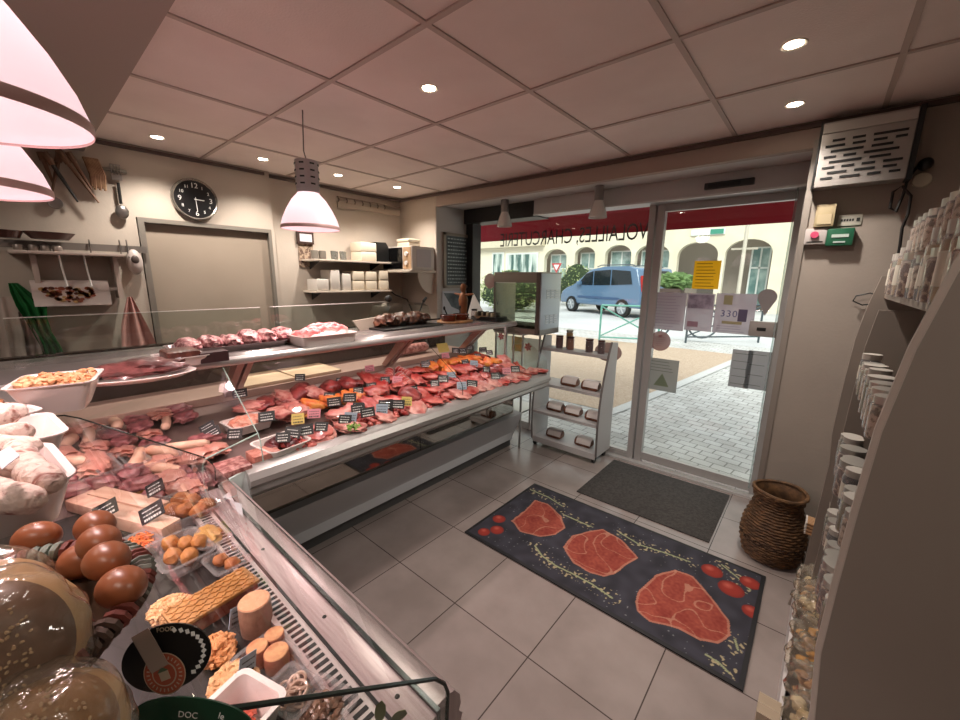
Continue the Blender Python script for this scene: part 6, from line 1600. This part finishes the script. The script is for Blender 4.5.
# wicker basket
bc = at(771, 540, y=2.76)
bx, by = bc.x, 2.775
t = thing('wicker_basket', 'tall bulging brown wicker basket beside the door', 'basket', (bx, by, 0))
WK = mat('wicker_brown', '6e4e30', .7, col2='4a3320', scale=25)
prof = [(0, .005), (.115, .005), (.135, .02), (.155, .10), (.158, .16), (.150, .23), (.128, .30), (.112, .355), (.118, .40), (.130, .43)]
b = B().lathe(prof+[(.124, .43), (.112, .40), (.106, .355), (.122, .30), (.144, .23), (.150, .12), (.11, .02), (0, .02)], n=40)
import bisect
def rad(z):
    for (r0_, z0_), (r1_, z1_) in zip(prof[1:], prof[2:]):
        if z0_ <= z <= z1_: return r0_+(r1_-r0_)*(z-z0_)/(z1_-z0_+1e-9)
    return .13
for k in range(26):
    z = .02+.0162*k; r_ = rad(z)+.002
    b.tube([((r_+.0035*math.cos(i*PI/2+k*PI/1.0))*math.cos(i*2*PI/72), (r_+.0035*math.cos(i*PI/2+k*PI))*math.sin(i*2*PI/72), z+.0015*math.sin(i)) for i in range(72)], .0062, n=5, closed=True)
part('weave', b, WK, t, local=True)
part('rim', B().tube([(.128*math.cos(i*PI/24), .128*math.sin(i*PI/24), .434+.006*math.sin(i*PI/12)) for i in range(48)], .010, n=7, closed=True), WK, t, local=True)
bd = B()
for i in range(30):
    a = i*2*PI/30; b2 = a+.12
    bd.tube([(.160*math.cos(a), .160*math.sin(a), .125), (.162*math.cos(b2), .162*math.sin(b2), .150)], .005, n=5); bd.tube([(.160*math.cos(b2), .160*math.sin(b2), .125), (.162*math.cos(a), .162*math.sin(a), .150)], .005, n=5)
part('woven_band', bd, mat('wicker_dark_band', '3a2617', .7), t, local=True)

# ================================================================== JAR GONDOLA ON THE RIGHT
GY0, GY1 = .90, 2.38
def fx(z, y):
    tb = [(.0, .06), (.25, .09), (.8, .106), (.95, .094), (1.1, .096), (1.25, .100), (1.4, .106), (1.54, .122), (1.67, .147), (1.78, .18), (1.9, .225)]
    for (z0_, x0_), (z1_, x1_) in zip(tb, tb[1:]):
        if z0_ <= z <= z1_: return x0_+(x1_-x0_)*(z-z0_)/(z1_-z0_)+.02*(y-.9)/1.4
    return .2
GP = mat('gondola_panel', '8b8077', .6, col2='847970', scale=2)
t = thing('jar_display_rack', 'tall grey curved-sided rack stocked with jars on the right', 'rack', (.42, 1.6, 0))
def gpanel(y, ztop, inset=0):
    zs = [.0, .25, .5, .8, .95, 1.1, 1.25, 1.4, 1.54, 1.67, 1.78, 1.9]; zs = [z for z in zs if z <= ztop]
    return [(fx(z, y)+inset, y, z) for z in zs]+[(.76, y, zs[-1]), (.76, y, 0)]
part('side_panel', B().prism(gpanel(GY0, 1.9), (0, .018, 0)), GP, t, label='large near side panel')
part('side_panel', B().prism(gpanel(GY1, 1.67, .012), (0, .018, 0)), GP, t)
part('side_panel', B().prism(gpanel(GY1-.22, 1.62, .035), (0, .012, 0)), GP, t)
part('edge_trim', B().tube([(x+.001, GY0+.009, z) for x, y, z in gpanel(GY0, 1.9)[:-2]], .0095, n=6), mat('gondola_edge', 'b3a89e', .5), t)
SHZ = [.20, .62, .95, 1.26, 1.60]
for i, z in enumerate(SHZ):
    fr = .045 if i else .035
    part('shelf', B().prism([(fx(z, GY0)+(fr if i else 0.0), GY0+.02, z-.02), (fx(z, GY1)+(fr if i else 0.0), GY1, z-.02), (.76, GY1, z-.02), (.76, GY0+.02, z-.02)], (0, 0, .02)), mat('gondola_shelf', '857a70', .5), t)
part('base_tray', B().prism([(.075, GY0+.02, 0), (.105, GY1+.02, 0), (.105, GY1+.02, .215), (.075, GY0+.02, .215)], (.012, 0, 0)).prism([(.075, GY0+.02, .19), (.105, GY1+.02, .19), (.3, GY1+.02, .19), (.3, GY0+.02, .19)], (0, 0, .01)), mat('gondola_white', 'c4bebc', .45), t)
part('back_panel', B().box(.755, .775, GY0, GY1, 0, 1.9), GP, t)
# jars
LIDS = mat('jar_lid_silver', 'bdb8b0', .3, .7); LIDWH = mat('jar_lid_white', 'a39c94', .4); CAPB = mat('bottle_cap_white', 'b0a8a0', .4)
JC = [mat('jar_brown_beans', '5a3c2c', .4, col2='b09a84', scale=60, lo=.5, hi=.6), mat('jar_spices', '6b5a44', .4, col2='c0b09a', scale=70, lo=.45, hi=.55), mat('jar_tan', 'a08a68', .4), mat('jar_dark', '2e2622', .4), mat('jar_olive', '6a6440', .4)]
JP = {}
def gj(kind, x, y, z, label, group=None, sc=1):
    if kind not in JP:
        r_, h, ci_, ld = {'big': (.042, .115, 0, LIDS), 'spice': (.032, .10, 1, LIDS), 'tall': (.034, .15, 2, CAPB), 'dark': (.03, .12, 3, LIDWH), 'olive': (.036, .11, 4, LIDWH)}[kind]
        tt = thing('preserve_jar', label, 'jar', (x, y, z), 0, group)
        part('contents', B().lathe([(0, .002), (r_*.93, .002), (r_*.95, h*.8), (0, h*.82)], n=18), JC[ci_], tt, local=True)
        part('glass', B().lathe([(0, 0), (r_*.97, 0), (r_, h*.06), (r_, h*.82), (r_*.82, h*.92)], n=18), CLEAR, tt, local=True)
        part('lid', B().lathe([(r_*.9, h*.86), (r_*.92, h*1.04), (0, h*1.05)], n=18), ld, tt, local=True)
        if kind in ('tall', 'dark'): part('label', B().lathe([(r_*1.012, h*.22), (r_*1.012, h*.66)], n=18), mat('jar_label', 'c4bcae', .7), tt, local=True)
        JP[kind] = tt; return tt
    return dup(JP[kind], (x, y, z), 0, label, group, scale=(sc,)*3)
NMJ = {'big': 'jar of brown beans with silver lid', 'spice': 'jar of mixed spices with silver lid', 'tall': 'tall white-capped labelled jar', 'dark': 'dark white-lidded bottle jar', 'olive': 'olive green jar with white lid'}
ROWN = {4: 'on the top rack shelf', 3: 'on the second rack shelf', 2: 'on the third rack shelf', 1: 'on the fourth rack shelf'}
r7 = random.Random(9)
for si in (4, 3, 2, 1):
    z = SHZ[si]+.001; y = GY0+(.16 if si == 4 else .45)
    k = 0
    while y < (GY1-.32 if si < 4 else GY1-.05):
        xf = fx(min(z+.05, 1.85), y)+.055
        for dx in ((0, .085) if si == 4 else (0,)):
            kind = r7.choice(['tall', 'dark', 'spice', 'big'] if si == 4 else ['spice', 'big', 'olive', 'dark'])
            end = 'towards the door' if y > 1.9 else 'in the middle' if y > 1.45 else 'nearest the camera'
            gj(kind, xf+dx, y, z, f'{NMJ[kind]} {ROWN[si]}, {end}', f'{NMJ[kind]}s {ROWN[si]}, {end}', r7.uniform(.95, 1.1))
            if si == 4 and dx > 0 or si == 4 and r7.random() < .5:
                gj('spice', xf+dx, y, z+.125, f'jar of mixed spices stacked on the top shelf jars, {end}', f'spice jars stacked on the top shelf, {end}', 1)
        y += .085
# bags and items on the base tray
BAGF = glassmat('snack_film', 'fcf8f0', 1.5, rough=.12, opac=.12, ocol='e8dcc8', bump=.5, bscale=30)
SNK = [mat('snack_tan', 'b08a58', .6, col2='8a6238', scale=25), mat('snack_gold', 'b8862e', .6, col2='8a5a20', scale=25), mat('snack_pale', 'c8b898', .6, col2='a08c68', scale=25), mat('snack_brown', '7a5232', .6, col2='a87c50', scale=25)]
bz = .202
spec = [(2.20, 2, 'clear bag of pale crackers at the door end of the base tray'), (2.08, 0, 'clear bag of tan biscuits, second from the door end'), (1.96, 2, 'clear crinkled bag of pale snacks, third from the door end'), (1.83, 1, 'clear bag of golden pasta in the middle of the base tray'), (1.70, 1, 'clear bag of golden nuggets in the middle of the base tray'), (1.57, 3, 'clear bag of brown biscuits on the base tray'), (1.44, 2, 'clear bag of pale green-tinged snacks on the base tray'), (1.31, 0, 'clear bag of tan crackers near the photo bottom'), (1.19, 2, 'clear bag of pale biscuits at the photo bottom')]
for i, (y, ci_, l) in enumerate(spec):
    t = thing('snack_bag', l, 'bag', (.175, y, bz))
    b = B()
    for k in range(14): b.blob((.175+rnd.uniform(-.045, .03), y+rnd.uniform(-.035, .035), bz+.03+rnd.uniform(0, .085)), .020, .018, .012, sub=2, amp=.2, seed=k, mtx=Matrix.Rotation(rnd.uniform(-1, 1), 4, 'X'))
    part('contents', b, SNK[ci_], t)
    part('film', B().blob((.17, y, bz+.085), .075, .068, .088, sub=4, amp=.16, freq=3.5, seed=i+70), BAGF, t, smooth=180)
    part('twist', B().blob((.17+.01, y, bz+.19), .022, .018, .03, sub=3, amp=.4, freq=4, seed=i+90), BAGF, t, smooth=180)
b = B()
for k in range(6):
    for j in range(4): b.m(0).cyl((.015+.0, 2.16+.014*k, .415+.013*j), (.115, 2.17+.014*k, .405+.013*j), .006, n=7)
b.bm.free()
b = B()
p = at(812, 524, y=2.45)
for k in range(5):
    for j in range(4):
        c = Vector((p.x-.02, 2.40+.016*k, p.z-.03+.018*j)); b.m(0).cyl(c, c+Vector((.11, 0, -.012)), .008, n=8); b.m(1).cyl(c-Vector((.006, 0, 0)), c, .0085, n=8)
solo('breadstick_pack', b, [mat('stick_tan', 'a8805a', .6), mat('stick_tip', 'c8c0b8', .5)], 'bundle of pale-tipped sticks jutting from the rack end', 'packet')
for k, (zz, l) in enumerate(((.62, 'upper pale round pot at the door end of the rack'), (.55, 'lower tan round pot at the door end of the rack'))):
    p = at(827, 480+10*k, y=2.42)
    solo('round_pot', B().lathe([(0, 0), (.035, 0), (.04, .035), (.042, .04), (.04, .045), (0, .047)], c=(.22, 2.40, .62-.0+.05*(1-k)-.05), n=24), mat('pot_pale', 'b8a898', .5) if k == 0 else mat('pot_tan', '9a7658', .5), l, 'pot')
p = at(848, 492, y=1.9); solo('red_ornament', B().blob((p.x+.03, 1.9, p.z), .035, .03, .035, amp=.3, freq=4, seed=4), mat('ornament_red', '8a1420', .4), 'red crumpled ornament on a low rack shelf', 'ornament')
p = at(848, 512, y=1.85); solo('green_ornament', B().blob((p.x+.03, 1.85, p.z), .028, .03, .03, amp=.3, freq=4, seed=5), mat('ornament_green', '2a5a3a', .4), 'green crumpled ornament below the red one', 'ornament')
p = at(768, 706, z=.2)
solo('cardboard_display', B().prism([(.03, 1.36, .215), (.03, 1.46, .215), (.03, 1.46, .27), (.03, 1.44, .285), (.03, 1.42, .27), (.03, 1.40, .285), (.03, 1.38, .27), (.03, 1.36, .285)], (.06, 0, 0)), mat('card_cream', 'b0a08a', .8), 'scalloped cream cardboard display at the bottom right', 'box')

# ================================================================== LIGHT
w = bpy.data.worlds.new('world'); bpy.context.scene.world = w; w.use_nodes = True
wn = w.node_tree; bg = wn.nodes['Background']
tc = wn.nodes.new('ShaderNodeTexCoord'); sp = wn.nodes.new('ShaderNodeSeparateXYZ'); rp = wn.nodes.new('ShaderNodeValToRGB')
rp.color_ramp.elements[0].position = .45; rp.color_ramp.elements[0].color = (.55, .55, .55, 1); rp.color_ramp.elements[1].position = .75; rp.color_ramp.elements[1].color = (.92, .96, 1.0, 1)
wn.links.new(tc.outputs['Generated'], sp.inputs[0]); wn.links.new(sp.outputs['Z'], rp.inputs[0]); wn.links.new(rp.outputs[0], bg.inputs[0]); bg.inputs[1].default_value = 1.3
sd = bpy.data.lights.new('sun', 'SUN'); sd.energy = 2.5; sd.angle = R(30); sd.color = (1, .97, .92)
so = bpy.data.objects.new('sun', sd); C.objects.link(so); so.rotation_euler = (R(48), 0, R(20))
sc_ = bpy.context.scene
sc_.view_settings.view_transform = 'Standard'; sc_.view_settings.look = 'None'; sc_.view_settings.exposure = .6
sc_.cycles.max_bounces = 10; sc_.cycles.transparent_max_bounces = 24; sc_.cycles.diffuse_bounces = 4; sc_.cycles.glossy_bounces = 4
sc_.cycles.use_denoising = True
sc_.cycles.caustics_reflective = False; sc_.cycles.caustics_refractive = False
sc_.cycles.sample_clamp_indirect = 4
# templates never placed are dropped
for _k, (_r0, _used) in list(protos.items()):
    if not _used:
        for _c in list(_r0.children): bpy.data.objects.remove(_c)
        bpy.data.objects.remove(_r0)
